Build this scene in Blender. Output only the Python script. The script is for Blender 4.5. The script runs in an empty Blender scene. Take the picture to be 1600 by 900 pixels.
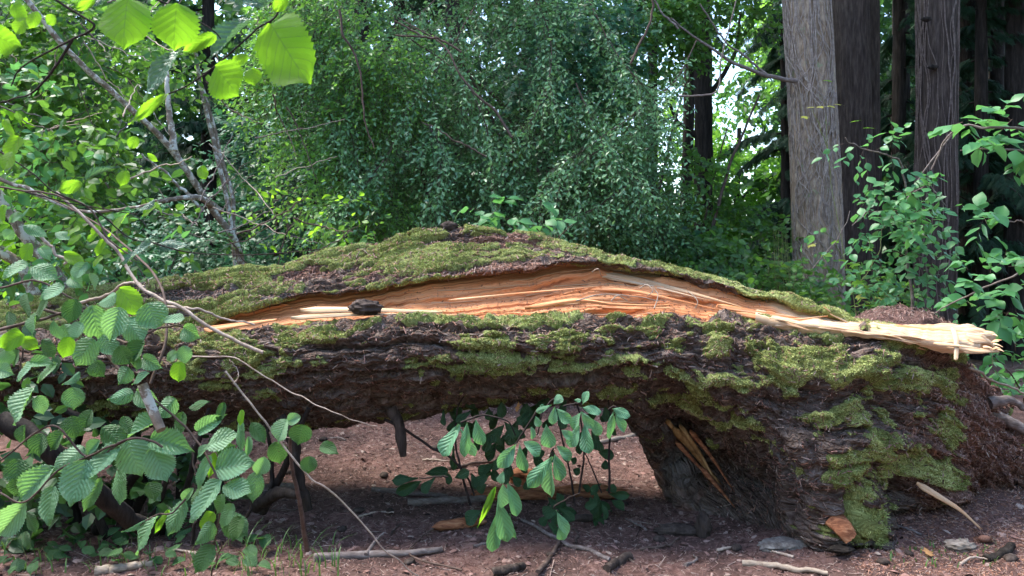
import bpy, math, random
import numpy as np
from mathutils import Vector, Matrix

SC = bpy.context.scene
COL = SC.collection
R = math.radians
rng = np.random.default_rng(7)
random.seed(7)

# ------------------------------------------------------------------ camera, sky, sun, exposure
H = 1.5            # eye height
F = 1209.0         # focal length in photograph pixels (1600 wide)
HY = 390.0         # horizon row
cam_d = bpy.data.cameras.new('camera')
cam = bpy.data.objects.new('camera', cam_d); COL.objects.link(cam)
cam.location = (0, 0, H); cam.rotation_euler = (R(90), 0, 0)
cam_d.sensor_width = 36; cam_d.lens = F / 1600 * 36
cam_d.shift_y = -(450 - HY) / 1600
cam_d.clip_start = 0.05; cam_d.clip_end = 2000
cam_d.dof.use_dof = True; cam_d.dof.focus_distance = 4.0; cam_d.dof.aperture_fstop = 11
SC.camera = cam

SUN_EL, SUN_AZ = 60.0, -75.0     # azimuth from +Y towards +X
w = bpy.data.worlds.new('World'); SC.world = w; w.use_nodes = True
nt = w.node_tree
bg = nt.nodes['Background']; sky = nt.nodes.new('ShaderNodeTexSky')
sky.sky_type = 'NISHITA'; sky.sun_disc = False
sky.sun_elevation = R(SUN_EL); sky.sun_rotation = R(SUN_AZ)
sky.air_density = 1.0; sky.dust_density = 1.0; sky.ozone_density = 1.0
nt.links.new(sky.outputs[0], bg.inputs[0]); bg.inputs[1].default_value = 0.15
sd = bpy.data.lights.new('sun', 'SUN'); sun = bpy.data.objects.new('sun', sd); COL.objects.link(sun)
sd.energy = 1.9; sd.angle = R(24); sd.color = (1.0, 0.95, 0.86)
sdir = Vector((math.sin(R(SUN_AZ)) * math.cos(R(SUN_EL)), math.cos(R(SUN_AZ)) * math.cos(R(SUN_EL)), math.sin(R(SUN_EL))))
sun.rotation_euler = sdir.to_track_quat('Z', 'Y').to_euler()
SC.view_settings.view_transform = 'Standard'; SC.view_settings.look = 'None'
SC.view_settings.exposure = 2.25; SC.view_settings.gamma = 1.0
SC.render.engine = 'CYCLES'
SC.cycles.max_bounces = 6; SC.cycles.diffuse_bounces = 3; SC.cycles.glossy_bounces = 2
SC.cycles.transmission_bounces = 4; SC.cycles.transparent_max_bounces = 4
SC.cycles.use_adaptive_sampling = True; SC.cycles.adaptive_threshold = 0.02
SC.cycles.use_denoising = True

def W(px, py, Y):
    """photograph pixel + depth -> world point"""
    return np.stack([(np.asarray(px, float) - 800) * Y / F, np.asarray(Y, float) + 0 * np.asarray(px, float),
                     H - (np.asarray(py, float) - HY) * Y / F], -1)

# ------------------------------------------------------------------ numpy noise
def _hash(ix, iy, iz, s):
    n = (ix.astype(np.uint32) * np.uint32(374761393) + iy.astype(np.uint32) * np.uint32(668265263)
         + iz.astype(np.uint32) * np.uint32(2246822519) + np.uint32((s * 3266489917) & 0xffffffff))
    n = (n ^ (n >> np.uint32(13))) * np.uint32(1274126177)
    n = n ^ (n >> np.uint32(16))
    return (n & np.uint32(0xffffff)).astype(np.float32) / float(0xffffff)

def vn(x, y, z=0.0, s=0):
    x, y, z = np.broadcast_arrays(np.asarray(x, float), np.asarray(y, float), np.asarray(z, float))
    xi, yi, zi = np.floor(x), np.floor(y), np.floor(z)
    fx, fy, fz = x - xi, y - yi, z - zi
    fx, fy, fz = [t * t * t * (t * (t * 6 - 15) + 10) for t in (fx, fy, fz)]
    xi, yi, zi = [t.astype(np.int64) for t in (xi, yi, zi)]
    def c(a, b, d): return _hash(xi + a, yi + b, zi + d, s)
    def ly(d):
        a = c(0, 0, d) * (1 - fx) + c(1, 0, d) * fx
        b = c(0, 1, d) * (1 - fx) + c(1, 1, d) * fx
        return a * (1 - fy) + b * fy
    if not np.any(fz): return ly(0)
    return ly(0) * (1 - fz) + ly(1) * fz

def fbm(x, y, z=0.0, o=4, s=0, g=0.5):
    t = 0; a = 1; n = 0
    for i in range(o):
        t = t + a * vn(np.asarray(x) * 2 ** i, np.asarray(y) * 2 ** i, np.asarray(z) * 2 ** i, s + i * 17); n += a; a *= g
    return t / n

def ss(a, b, x):
    t = np.clip((x - a) / (b - a), 0, 1); return t * t * (3 - 2 * t)

def unit(v):
    v = np.asarray(v, float); return v / np.maximum(np.linalg.norm(v, axis=-1, keepdims=True), 1e-9)

def catmull(P, n):
    P = np.asarray(P, float); P = np.vstack([2 * P[0] - P[1], P, 2 * P[-1] - P[-2]])
    m = len(P) - 3; t = np.linspace(0, m, n); i = np.minimum(t.astype(int), m - 1); f = (t - i)[:, None]
    a, b, c, d = P[i], P[i + 1], P[i + 2], P[i + 3]
    return 0.5 * (2 * b + (c - a) * f + (2 * a - 5 * b + 4 * c - d) * f ** 2 + (3 * b - a - 3 * c + d) * f ** 3)

# ------------------------------------------------------------------ mesh building
class MB:
    def __init__(s): s.v = []; s.f = []; s.at = []; s.uv = []; s.n = 0
    def add(s, v, f, rnd=0.5, uv=None):
        v = np.asarray(v, float).reshape(-1, 3); f = np.asarray(f, np.int64)
        s.v.append(v); s.f.append(f + s.n); s.n += len(v)
        s.at.append(np.broadcast_to(np.asarray(rnd, float), (len(v),)))
        s.uv.append(uv if uv is not None else np.zeros((len(v), 2)))
        return s
    def mesh(s, name, mat, smooth=True, attrs=None):
        me = bpy.data.meshes.new(name)
        v = np.concatenate(s.v) if s.v else np.zeros((0, 3))
        me.vertices.add(len(v)); me.vertices.foreach_set('co', v.ravel().astype(np.float32))
        li = np.concatenate([f.ravel() for f in s.f]); cnt = np.concatenate([np.full(len(f), f.shape[1]) for f in s.f])
        me.loops.add(len(li)); me.loops.foreach_set('vertex_index', li.astype(np.int32))
        me.polygons.add(len(cnt)); st = np.concatenate([[0], np.cumsum(cnt)[:-1]])
        me.polygons.foreach_set('loop_start', st.astype(np.int32))
        me.update(calc_edges=True)
        a = me.attributes.new('rnd', 'FLOAT', 'POINT'); a.data.foreach_set('value', np.concatenate(s.at).astype(np.float32))
        uv = np.concatenate(s.uv)
        l = me.uv_layers.new(name='UVMap'); l.data.foreach_set('uv', uv[li].ravel().astype(np.float32))
        for k, val in (attrs or {}).items():
            a = me.attributes.new(k, 'FLOAT', 'POINT'); a.data.foreach_set('value', np.asarray(val).ravel().astype(np.float32))
        me.polygons.foreach_set('use_smooth', np.full(len(cnt), bool(smooth)))
        me.materials.append(mat)
        return me
    def build(s, name, mat, parent=None, smooth=True, kind=None, attrs=None):
        o = bpy.data.objects.new(name, s.mesh(name, mat, smooth, attrs)); COL.objects.link(o)
        if parent is not None: attach(o, parent)
        if kind: o['kind'] = kind
        return o

def attach(o, parent):
    o.parent = parent
    o.matrix_parent_inverse = Matrix.Translation(-parent.location)

def thing(name, label, cat, loc=(0, 0, 0), group=None):
    o = bpy.data.objects.new(name, None); COL.objects.link(o); o.location = tuple(float(c) for c in loc)
    o.empty_display_size = 0.1
    o['label'] = label; o['category'] = cat
    if group: o['group'] = group
    return o

def tag(o, label, cat, group=None):
    o['label'] = label; o['category'] = cat
    if group: o['group'] = group
    return o

def grid_faces(nu, nv, close_v=False):
    i = np.arange(nu - 1)[:, None]; j = np.arange(nv if close_v else nv - 1)[None]
    j2 = (j + 1) % nv
    return np.stack([i * nv + j, (i + 1) * nv + j, (i + 1) * nv + j2, i * nv + j2], -1).reshape(-1, 4)

def frames(path):
    T = unit(np.gradient(path, axis=0)); up = np.array([0.02, 0.05, 1.0]); N = []
    n = np.cross(T[0], up); 
    if np.linalg.norm(n) < 0.1: n = np.cross(T[0], [0, 1, 0])
    n = n / np.linalg.norm(n)
    for t in T:
        n = n - t * np.dot(n, t); n = n / max(np.linalg.norm(n), 1e-9); N.append(n)
    N = np.array(N); return T, N, np.cross(T, N)

def tube(mb, pts, r0, r1=None, sides=6, seg=None, wob=0.0, rnd=0.5, cap=True, rough=0.0, seed=0, power=1.0):
    pts = np.asarray(pts, float)
    if seg is None: seg = max(6, len(pts) * 5)
    P = catmull(pts, seg) if len(pts) > 2 else pts[0] + (pts[-1] - pts[0]) * np.linspace(0, 1, seg)[:, None]
    L = np.concatenate([[0], np.cumsum(np.linalg.norm(np.diff(P, axis=0), axis=1))])
    if wob:
        k = 3.0 / max(L[-1], 0.01) * 2
        for c in range(3):
            P[:, c] += wob * (fbm(L * k, c * 7.3 + seed * 3.1, 0.5, 3, 5) - 0.5) * 2 * ss(0, 0.2, L / L[-1])
    r1 = r0 * 0.3 if r1 is None else r1
    t = L / L[-1]; rad = r0 + (r1 - r0) * t ** power
    T, N, B = frames(P); a = np.linspace(0, 2 * np.pi, sides, endpoint=False)
    rr = rad[:, None] * np.ones(sides)
    if rough: rr = rr * (1 + rough * (fbm(L[:, None] * 0.5 / r0, np.cos(a) * 1.5 + seed, np.sin(a) * 1.5, 3, 9) - 0.5) * 2)
    V = P[:, None] + rr[..., None] * (np.cos(a)[None, :, None] * N[:, None] + np.sin(a)[None, :, None] * B[:, None])
    uv = np.stack([np.repeat(L, sides), np.tile(a * r0, seg)], -1)
    mb.add(V, grid_faces(seg, sides, True), rnd, uv)
    if cap:
        for e in (0, -1):
            ring = V[e]; c = P[e]; vv = np.vstack([ring, c])
            i = np.arange(sides); mb.add(vv, np.stack([i, (i + 1) % sides, np.full(sides, sides)], -1), rnd, np.zeros((sides + 1, 2)))
    return P

def scatter(mb, tv, tf, pos, X, Y, Z, rnd, uv=None):
    """transform a template (tv, tf) to n frames"""
    n = len(pos)
    V = pos[:, None] + tv[None, :, 0:1] * X[:, None] + tv[None, :, 1:2] * Y[:, None] + tv[None, :, 2:3] * Z[:, None]
    Fc = (tf[None] + (np.arange(n) * len(tv))[:, None, None]).reshape(-1, tf.shape[1])
    mb.add(V.reshape(-1, 3), Fc, np.repeat(rnd, len(tv)), np.tile(uv, (n, 1)) if uv is not None else None)

def rframes(dirs, nrm):
    Y = unit(dirs); Z = unit(nrm - Y * np.sum(nrm * Y, -1, keepdims=True)); return np.cross(Y, Z), Y, Z

# ------------------------------------------------------------------ materials
class NT:
    def __init__(s, name):
        s.m = bpy.data.materials.new(name); s.m.use_nodes = True; s.t = s.m.node_tree
        s.b = s.t.nodes['Principled BSDF']; s.out = s.t.nodes['Material Output']
    def n(s, typ, **kw):
        nd = s.t.nodes.new('ShaderNode' + typ)
        for k, v in kw.items(): setattr(nd, k, v)
        return nd
    def l(s, a, b): s.t.links.new(a, b)
    def val(s, x, sock):
        if isinstance(x, (int, float)): sock.default_value = x
        elif isinstance(x, tuple): sock.default_value = (*x, 1) if len(x) == 3 and len(sock.default_value) == 4 else x
        else: s.l(x, sock)
    def math(s, op, a, b=0.0, c=0.0, clamp=False):
        nd = s.n('Math', operation=op); nd.use_clamp = clamp
        for i, x in enumerate((a, b, c)): s.val(x, nd.inputs[i])
        return nd.outputs[0]
    def noise(s, vec, scale, detail=4, rough=0.6, dist=0.0):
        nd = s.n('TexNoise'); nd.inputs['Scale'].default_value = scale; nd.inputs['Detail'].default_value = detail
        nd.inputs['Roughness'].default_value = rough; nd.inputs['Distortion'].default_value = dist
        s.l(vec, nd.inputs['Vector']); return nd.outputs[0]
    def map(s, vec, scale):
        nd = s.n('Mapping'); nd.inputs['Scale'].default_value = scale; s.l(vec, nd.inputs['Vector']); return nd.outputs[0]
    def ramp(s, fac, stops):
        nd = s.n('ValToRGB'); e = nd.color_ramp.elements
        while len(e) < len(stops): e.new(0.5)
        for el, (p, c) in zip(e, stops): el.position = p; el.color = (*c, 1)
        s.l(fac, nd.inputs[0]); return nd.outputs[0]
    def mix(s, fac, a, b, mode='MIX'):
        nd = s.n('Mix', data_type='RGBA', blend_type=mode); s.val(fac, nd.inputs[0]); s.val(a, nd.inputs[6]); s.val(b, nd.inputs[7])
        return nd.outputs[2]
    def coord(s, k='Object'): return s.n('TexCoord').outputs[k]
    def attr(s, k): return s.n('Attribute', attribute_name=k).outputs['Fac']
    def bump(s, h, strength=0.5, dist=0.01):
        nd = s.n('Bump'); nd.inputs['Strength'].default_value = strength; nd.inputs['Distance'].default_value = dist
        s.l(h, nd.inputs['Height']); s.l(nd.outputs[0], s.b.inputs['Normal']); return nd.outputs[0]
    def fin(s, col, rough=0.8, spec=0.3):
        s.val(col, s.b.inputs['Base Color']); s.val(rough, s.b.inputs['Roughness'])
        s.b.inputs['Specular IOR Level'].default_value = spec; return s.m

def leaf_mat(name, cols, trans, tw=0.4, rough=0.45, spec=0.5, objrand=False, veins=0, emb=1.0):
    """cols: ramp stops over the per-leaf random value; trans: transmitted colour"""
    t = NT(name)
    r = t.n('ObjectInfo').outputs['Random'] if objrand else t.attr('rnd')
    col = t.ramp(r, cols); n = t.noise(t.coord(), 9, 2)
    col = t.mix(t.math('MULTIPLY', n, 0.35), col, t.mix(1.0, col, (0.55, 0.7, 0.5), 'MULTIPLY'))
    geo = t.n('NewGeometry')
    tr = t.n('BsdfTranslucent')
    tcol = t.mix(0.5, trans, t.mix(1.0, trans, col, 'ADD'))
    if veins:
        uv = t.n('UVMap'); sp = t.n('SeparateXYZ'); t.l(uv.outputs[0], sp.inputs[0])
        s_, w_ = sp.outputs[1], t.math('ABSOLUTE', t.math('SUBTRACT', sp.outputs[0], 0.5))
        ph = t.math('MULTIPLY', t.math('SUBTRACT', s_, t.math('MULTIPLY', w_, 0.62)), float(veins))
        fr = t.math('ABSOLUTE', t.math('SUBTRACT', t.math('FRACT', ph), 0.5))
        side = t.math('LESS_THAN', fr, 0.045); mid = t.math('LESS_THAN', w_, 0.012)
        vm = t.math('MAXIMUM', side, mid)
        fine = t.noise(t.map(uv.outputs[0], (30, 60, 1)), 1.0, 3)
        col = t.mix(t.ramp(fr, [(0.0, (emb, emb, emb)), (0.28, (0, 0, 0))]), col, t.mix(1.0, col, (0.55, 0.62, 0.5), 'MULTIPLY')); col = t.mix(t.math('MULTIPLY', vm, 0.35), col, (0.30, 0.42, 0.2))  # shade of the pleat furrows along side veins is put into the colour
        tcol = t.mix(t.math('MULTIPLY', vm, 0.6), tcol, t.mix(1.0, tcol, (0.45, 0.5, 0.4), 'MULTIPLY'))
        off = t.n('VectorMath', operation='ADD'); cx = t.n('CombineXYZ'); t.l(t.math('MULTIPLY', r, 37.0), cx.inputs[0]); t.l(t.math('MULTIPLY', r, 91.0), cx.inputs[1])
        t.l(uv.outputs[0], off.inputs[0]); t.l(cx.outputs[0], off.inputs[1])
        bl = t.ramp(t.noise(off.outputs[0], 7, 4, .7), [(.66, (0, 0, 0)), (.70, (1, 1, 1))]); pat = t.noise(off.outputs[0], 2.0, 3, .6)
        col = t.mix(t.math('MULTIPLY', pat, .7), col, t.mix(1.0, col, (0.75, 0.78, 0.95), 'MULTIPLY'))
        col = t.mix(t.math('MULTIPLY', bl, .75), col, (0.16, 0.12, 0.05)); tcol = t.mix(t.math('MULTIPLY', bl, .7), tcol, (0.12, 0.09, 0.02))
        h = t.math('ADD', t.math('MULTIPLY', fr, 1.0), t.math('MULTIPLY', fine, 0.5))
        bn = t.bump(h, 0.8 * emb, 0.006); t.l(bn, tr.inputs['Normal'])
    t.fin(col, rough, spec)
    t.l(tcol, tr.inputs[0])
    mx = t.n('MixShader'); mx.inputs[0].default_value = tw
    t.l(t.b.outputs[0], mx.inputs[1]); t.l(tr.outputs[0], mx.inputs[2]); t.l(mx.outputs[0], t.out.inputs[0])
    return t.m

def bark_mat(name, c0, c1, c2, lich=None, stretch=(6, 6, 1.2), sc=6, bump=0.6, coord='Object'):
    t = NT(name); v = t.map(t.coord(coord), stretch)
    n = t.noise(v, sc, 6, 0.65); n2 = t.noise(t.coord(coord), 2.2, 3)
    col = t.ramp(n, [(0.3, c0), (0.5, c1), (0.7, c2)])
    if lich:
        m = t.ramp(t.noise(t.coord(coord), lich[1], 4, 0.7), [(lich[2], (0, 0, 0)), (lich[2] + 0.06, (1, 1, 1))])
        col = t.mix(m, col, lich[0])
    col = t.mix(t.math('MULTIPLY', n2, 0.5), col, t.mix(1.0, col, (0.6, 0.55, 0.5), 'MULTIPLY'))
    t.bump(n, bump, 0.02)
    return t.fin(col, 0.9, 0.15)

# fallen trunk bark: attributes moss, duff (fallen needles lying on it), grey
def m_trunk():
    t = NT('trunk_bark'); uv = t.n('UVMap').outputs[0]
    v = t.map(uv, (5, 16, 1)); n = t.noise(v, 3.0, 8, 0.7); nf = t.noise(t.map(uv, (40, 90, 1)), 1.6, 5, 0.7)
    col = t.ramp(n, [(0.28, (0.045, 0.028, 0.021)), (0.42, (0.15, 0.106, 0.086)), (0.56, (0.28, 0.215, 0.18)), (0.72, (0.48, 0.40, 0.345))])
    col = t.mix(t.math('MULTIPLY', t.attr('grey'), 0.75), col, t.mix(nf, (0.13, 0.12, 0.11), (0.36, 0.34, 0.32)))
    col = t.mix(nf, t.mix(1.0, col, (0.55, 0.5, 0.48), 'MULTIPLY'), col)
    dn = t.noise(t.map(uv, (60, 60, 1)), 1.5, 4, 0.7)
    dcol = t.ramp(dn, [(0.3, (0.09, 0.05, 0.04)), (0.5, (0.26, 0.145, 0.11)), (0.7, (0.46, 0.29, 0.23))])
    col = t.mix(t.attr('duff'), col, dcol)
    mn = t.noise(t.map(uv, (90, 90, 1)), 1.2, 4, 0.8); mw = t.noise(uv, 5, 4, 0.7)
    mc = t.ramp(mn, [(0.3, (0.08, 0.095, 0.03)), (0.5, (0.27, 0.31, 0.10)), (0.70, (0.52, 0.56, 0.23))])
    mc = t.mix(t.ramp(mw, [(0.45, (0, 0, 0)), (0.7, (1, 1, 1))]), mc, t.mix(mn, (0.08, 0.08, 0.02), (0.22, 0.2, 0.06)))
    edge = t.math('ADD', t.attr('moss'), t.math('MULTIPLY', t.math('SUBTRACT', mn, 0.5), 0.9))
    mm = t.ramp(edge, [(0.42, (0, 0, 0)), (0.58, (1, 1, 1))])
    col = t.mix(mm, col, mc)
    wv = t.n('VectorMath', operation='ADD'); sc_ = t.n('VectorMath', operation='SCALE'); nz = t.n('TexNoise'); nz.inputs['Scale'].default_value = 9; nz.inputs['Detail'].default_value = 4; t.l(uv, nz.inputs['Vector'])
    t.l(nz.outputs['Color'], sc_.inputs[0]); sc_.inputs['Scale'].default_value = .12; t.l(uv, wv.inputs[0]); t.l(sc_.outputs[0], wv.inputs[1])
    def cracks(sc2, w_):
        vo = t.n('TexVoronoi', feature='DISTANCE_TO_EDGE'); vo.inputs['Scale'].default_value = 1.0; t.l(t.map(wv.outputs[0], sc2), vo.inputs['Vector'])
        return t.ramp(vo.outputs['Distance'], [(0.0, (0, 0, 0)), (w_, (1, 1, 1))])
    k1 = cracks((9, 34, 1), .16); k2 = cracks((28, 70, 1), .2)
    ck = t.math('ADD', t.math('MULTIPLY', k1, 1.1), t.math('MULTIPLY', k2, .5)); ck = t.math('MULTIPLY', ck, t.math('SUBTRACT', 1.0, mm))
    h = t.math('ADD', t.math('MULTIPLY', nf, 0.6), t.math('MULTIPLY', mn, 0.8)); h = t.math('ADD', h, n); h = t.math('ADD', h, ck)
    t.bump(h, 1.0, 0.022)
    return t.fin(col, 0.95, 0.12)

def m_wood(name, warm=1.0):
    t = NT(name); uv = t.n('UVMap').outputs[0]
    n = t.noise(t.map(uv, (1.1, 44, 1)), 2.0, 8, 0.7, 0.15); n2 = t.noise(t.map(uv, (0.8, 7, 1)), 1.6, 4, 0.6)
    o0, o1, o2 = ((0.28, 0.085, 0.03), (0.66, 0.25, 0.095), (0.84, 0.44, 0.22))
    c0, c1, c2 = ((0.34, 0.17, 0.07), (0.60, 0.38, 0.21), (0.74, 0.57, 0.40))
    a = t.ramp(n, [(0.34, o0), (0.46, o1), (0.64, o2)]); b = t.ramp(n, [(0.25, c0), (0.45, c1), (0.65, c2)])
    cream = t.math('ADD', t.attr('cream'), t.math('MULTIPLY', t.math('SUBTRACT', n2, 0.5), 1.1))
    col = t.mix(t.ramp(cream, [(0.35, (0, 0, 0)), (0.65, (1, 1, 1))]), a, b)
    sp = t.noise(t.map(uv, (18, 40, 1)), 2.5, 3, 0.6)
    col = t.mix(t.ramp(sp, [(0.70, (0, 0, 0)), (0.76, (0.8, 0.8, 0.8))]), col, (0.12, 0.05, 0.03))
    t.bump(n, 0.8, 0.01)
    return t.fin(col, 0.62, 0.25)

def m_simple(name, stops, sc=8, stretch=(1, 1, 1), rough=0.85, bump=0.5, coord='Object'):
    t = NT(name); n = t.noise(t.map(t.coord(coord), stretch), sc, 6, 0.65)
    t.bump(n, bump, 0.01); return t.fin(t.ramp(n, stops), rough, 0.2)

def m_rnd(name, stops, rough=0.9):
    t = NT(name); n = t.noise(t.coord(), 60, 2)
    c = t.ramp(t.attr('rnd'), stops); c = t.mix(t.math('MULTIPLY', n, 0.5), c, t.mix(1.0, c, (0.5, 0.5, 0.5), 'MULTIPLY'))
    return t.fin(c, rough, 0.2)

def m_ground():
    t = NT('forest_floor'); c = t.coord()
    n = t.noise(c, 22, 10, 0.75); n2 = t.noise(c, 2.2, 5, 0.6); nf = t.noise(c, 130, 5, 0.75)
    v = t.n('TexVoronoi'); v.inputs['Scale'].default_value = 55; t.l(c, v.inputs['Vector'])
    col = t.ramp(n, [(0.3, (0.08, 0.045, 0.038)), (0.46, (0.21, 0.125, 0.105)), (0.58, (0.33, 0.215, 0.185)), (0.75, (0.47, 0.34, 0.30))])
    col = t.mix(nf, t.mix(1.0, col, (0.5, 0.45, 0.42), 'MULTIPLY'), t.mix(1.0, col, (1.2, 1.1, 1.1), 'MULTIPLY'))
    col = t.mix(t.ramp(n2, [(0.4, (0, 0, 0)), (0.6, (0.85, 0.85, 0.85))]), col, t.mix(n, (0.06, 0.035, 0.03), (0.16, 0.10, 0.085)))
    far = t.attr('far')
    col = t.mix(far, col, t.mix(n, (0.02, 0.03, 0.012), (0.07, 0.10, 0.03)))
    t.bump(t.math('ADD', n, t.math('MULTIPLY', nf, 0.7)), 0.9, 0.02)
    return t.fin(col, 0.95, 0.12)

M = {}
M['trunk'] = m_trunk(); M['wood'] = m_wood('fresh_split_wood'); M['ground'] = m_ground()
M['moss'] = m_rnd('moss_fronds', [(0.0, (0.13, 0.15, 0.045)), (0.35, (0.33, 0.38, 0.11)), (0.7, (0.56, 0.62, 0.22)), (1.0, (0.64, 0.67, 0.30))])
M['litter'] = m_rnd('needle_litter', [(0.0, (0.05, 0.03, 0.026)), (0.35, (0.17, 0.095, 0.078)), (0.6, (0.32, 0.18, 0.15)), (0.85, (0.36, 0.25, 0.21)), (1.0, (0.46, 0.36, 0.3))])
M['redlitter'] = m_rnd('red_needles', [(0.0, (0.10, 0.05, 0.036)), (0.4, (0.30, 0.14, 0.09)), (0.8, (0.48, 0.26, 0.18)), (1.0, (0.55, 0.40, 0.32))])
M['grey_bark'] = bark_mat('grey_vine_bark', (0.16, 0.115, 0.08), (0.34, 0.255, 0.185), (0.56, 0.46, 0.35), lich=((0.30, 0.33, 0.20), 5, 0.60), stretch=(5, 5, 1.4), sc=6)
M['brown_bark'] = bark_mat('brown_bark', (0.030, 0.023, 0.020), (0.072, 0.054, 0.046), (0.135, 0.105, 0.09), stretch=(6, 6, 0.8), sc=5)
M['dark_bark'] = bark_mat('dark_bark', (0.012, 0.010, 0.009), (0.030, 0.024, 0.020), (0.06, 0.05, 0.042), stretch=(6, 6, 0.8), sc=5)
M['lichen_bark'] = bark_mat('lichen_bark', (0.16, 0.12, 0.09), (0.29, 0.23, 0.18), (0.42, 0.36, 0.30), lich=((0.62, 0.61, 0.54), 16, 0.5), stretch=(2, 2, 2), sc=8)
M['twig'] = m_simple('twig_bark', [(0.3, (0.05, 0.032, 0.025)), (0.7, (0.16, 0.11, 0.09))], 20)
M['dry_twig'] = m_simple('dry_twig', [(0.3, (0.24, 0.17, 0.13)), (0.7, (0.58, 0.47, 0.38))], 25)
M['vine'] = m_simple('vine_bark', [(0.3, (0.16, 0.12, 0.10)), (0.7, (0.42, 0.35, 0.30))], 25)
M['darkvine'] = m_simple('dark_vine_bark', [(0.3, (0.09, 0.065, 0.055)), (0.7, (0.22, 0.17, 0.15))], 25)
M['black_twig'] = m_simple('dark_twig', [(0.3, (0.012, 0.009, 0.008)), (0.7, (0.05, 0.035, 0.03))], 25)
M['green_stem'] = m_simple('green_stem', [(0.3, (0.12, 0.16, 0.05)), (0.7, (0.25, 0.26, 0.1))], 25)
M['stick'] = m_simple('stick_bark', [(0.3, (0.10, 0.075, 0.065)), (0.55, (0.2, 0.16, 0.145)), (0.75, (0.36, 0.32, 0.3))], 18, (1, 3, 3))
M['pale_stick'] = m_simple('pale_stick', [(0.3, (0.19, 0.14, 0.105)), (0.7, (0.46, 0.38, 0.30))], 18, (1, 4, 4))
M['rot'] = m_simple('rotten_wood', [(0.3, (0.08, 0.03, 0.016)), (0.5, (0.30, 0.115, 0.055)), (0.7, (0.50, 0.26, 0.13))], 10, (1, 6, 6))
M['yellow_rot'] = m_simple('yellow_rotten_wood', [(0.3, (0.14, 0.07, 0.025)), (0.5, (0.34, 0.19, 0.075)), (0.7, (0.52, 0.34, 0.16))], 10, (3, 3, 1))
M['greybark_piece'] = m_simple('grey_bark_piece', [(0.3, (0.09, 0.07, 0.06)), (0.5, (0.22, 0.19, 0.165)), (0.7, (0.40, 0.37, 0.33))], 26, bump=1.0)
G = lambda k=1.0: [(0.0, (0.030 * k, 0.085 * k, 0.030 * k)), (0.5, (0.05 * k, 0.13 * k, 0.045 * k)), (1.0, (0.085 * k, 0.19 * k, 0.05 * k))]
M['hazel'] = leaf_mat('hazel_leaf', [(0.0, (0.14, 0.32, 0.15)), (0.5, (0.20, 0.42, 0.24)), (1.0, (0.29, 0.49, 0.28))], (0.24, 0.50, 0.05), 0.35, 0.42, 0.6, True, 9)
M['hazel_dark'] = leaf_mat('shaded_hazel_leaf', [(0.0, (0.05, 0.14, 0.05)), (1.0, (0.08, 0.2, 0.06))], (0.13, 0.30, 0.04), 0.3, 0.45, 0.4, True, 9)  # darker copy of the hazel leaf, shade put into its colour
M['hazel_thin'] = leaf_mat('thin_bright_leaf', [(0.0, (0.10, 0.24, 0.03)), (1.0, (0.14, 0.30, 0.04))], (0.30, 0.60, 0.015), 0.66, 0.5, 0.3, True, 6, emb=.25)
M['hazel_blue'] = leaf_mat('glossy_top_leaf', [(0.0, (0.10, 0.22, 0.15)), (1.0, (0.15, 0.29, 0.2))], (0.15, 0.35, 0.08), 0.2, 0.3, 0.8, True, 8)
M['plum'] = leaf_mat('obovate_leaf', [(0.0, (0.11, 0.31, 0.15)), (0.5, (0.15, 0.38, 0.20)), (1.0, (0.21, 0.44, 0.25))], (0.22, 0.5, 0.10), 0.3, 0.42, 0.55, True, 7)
M['plum_dark'] = leaf_mat('shaded_obovate_leaf', [(0.0, (0.03, 0.09, 0.035)), (1.0, (0.05, 0.13, 0.05))], (0.06, 0.16, 0.03), 0.25, 0.45, 0.4, True, 7)  # obovate leaf again with shade mixed into the green
M['mid'] = leaf_mat('mid_green_leaf', [(0.0, (0.03, 0.09, 0.025)), (0.5, (0.065, 0.165, 0.04)), (1.0, (0.12, 0.26, 0.05))], (0.18, 0.38, 0.04), 0.4)
M['mid_o'] = leaf_mat('shrub_leaf', [(0.0, (0.05, 0.17, 0.06)), (0.5, (0.08, 0.24, 0.09)), (1.0, (0.12, 0.29, 0.12))], (0.16, 0.42, 0.08), 0.35, objrand=True)
M['sapling'] = leaf_mat('sapling_leaf', [(0.0, (0.05, 0.17, 0.07)), (1.0, (0.10, 0.27, 0.12))], (0.14, 0.36, 0.08), 0.3)
M['lime_o'] = leaf_mat('lime_leaf', [(0.0, (0.09, 0.22, 0.03)), (1.0, (0.16, 0.34, 0.05))], (0.36, 0.70, 0.03), 0.6, objrand=True)
M['small'] = leaf_mat('small_leaf', [(0.0, (0.05, 0.13, 0.05)), (0.45, (0.11, 0.25, 0.10)), (1.0, (0.26, 0.46, 0.19))], (0.14, 0.32, 0.08), 0.33, 0.35, 0.7)
M['small_lit'] = leaf_mat('small_lit_leaf', [(0.0, (0.11, 0.24, 0.11)), (0.5, (0.19, 0.37, 0.18)), (1.0, (0.32, 0.52, 0.26))], (0.18, 0.40, 0.10), 0.35, 0.32, 0.8)  # lighter copy of the small leaf; light on the sprays is in the colour
M['small_lime'] = leaf_mat('small_lime_leaf', [(0.0, (0.06, 0.16, 0.04)), (1.0, (0.20, 0.40, 0.09))], (0.22, 0.45, 0.05), 0.45, 0.4, 0.5)
M['maple'] = leaf_mat('maple_leaf', [(0.0, (0.04, 0.13, 0.07)), (1.0, (0.08, 0.22, 0.115))], (0.06, 0.2, 0.06), 0.3)
M['maple_o'] = leaf_mat('maple_leaf_near', [(0.0, (0.04, 0.13, 0.07)), (1.0, (0.08, 0.22, 0.115))], (0.06, 0.2, 0.06), 0.3, objrand=True)
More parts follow.
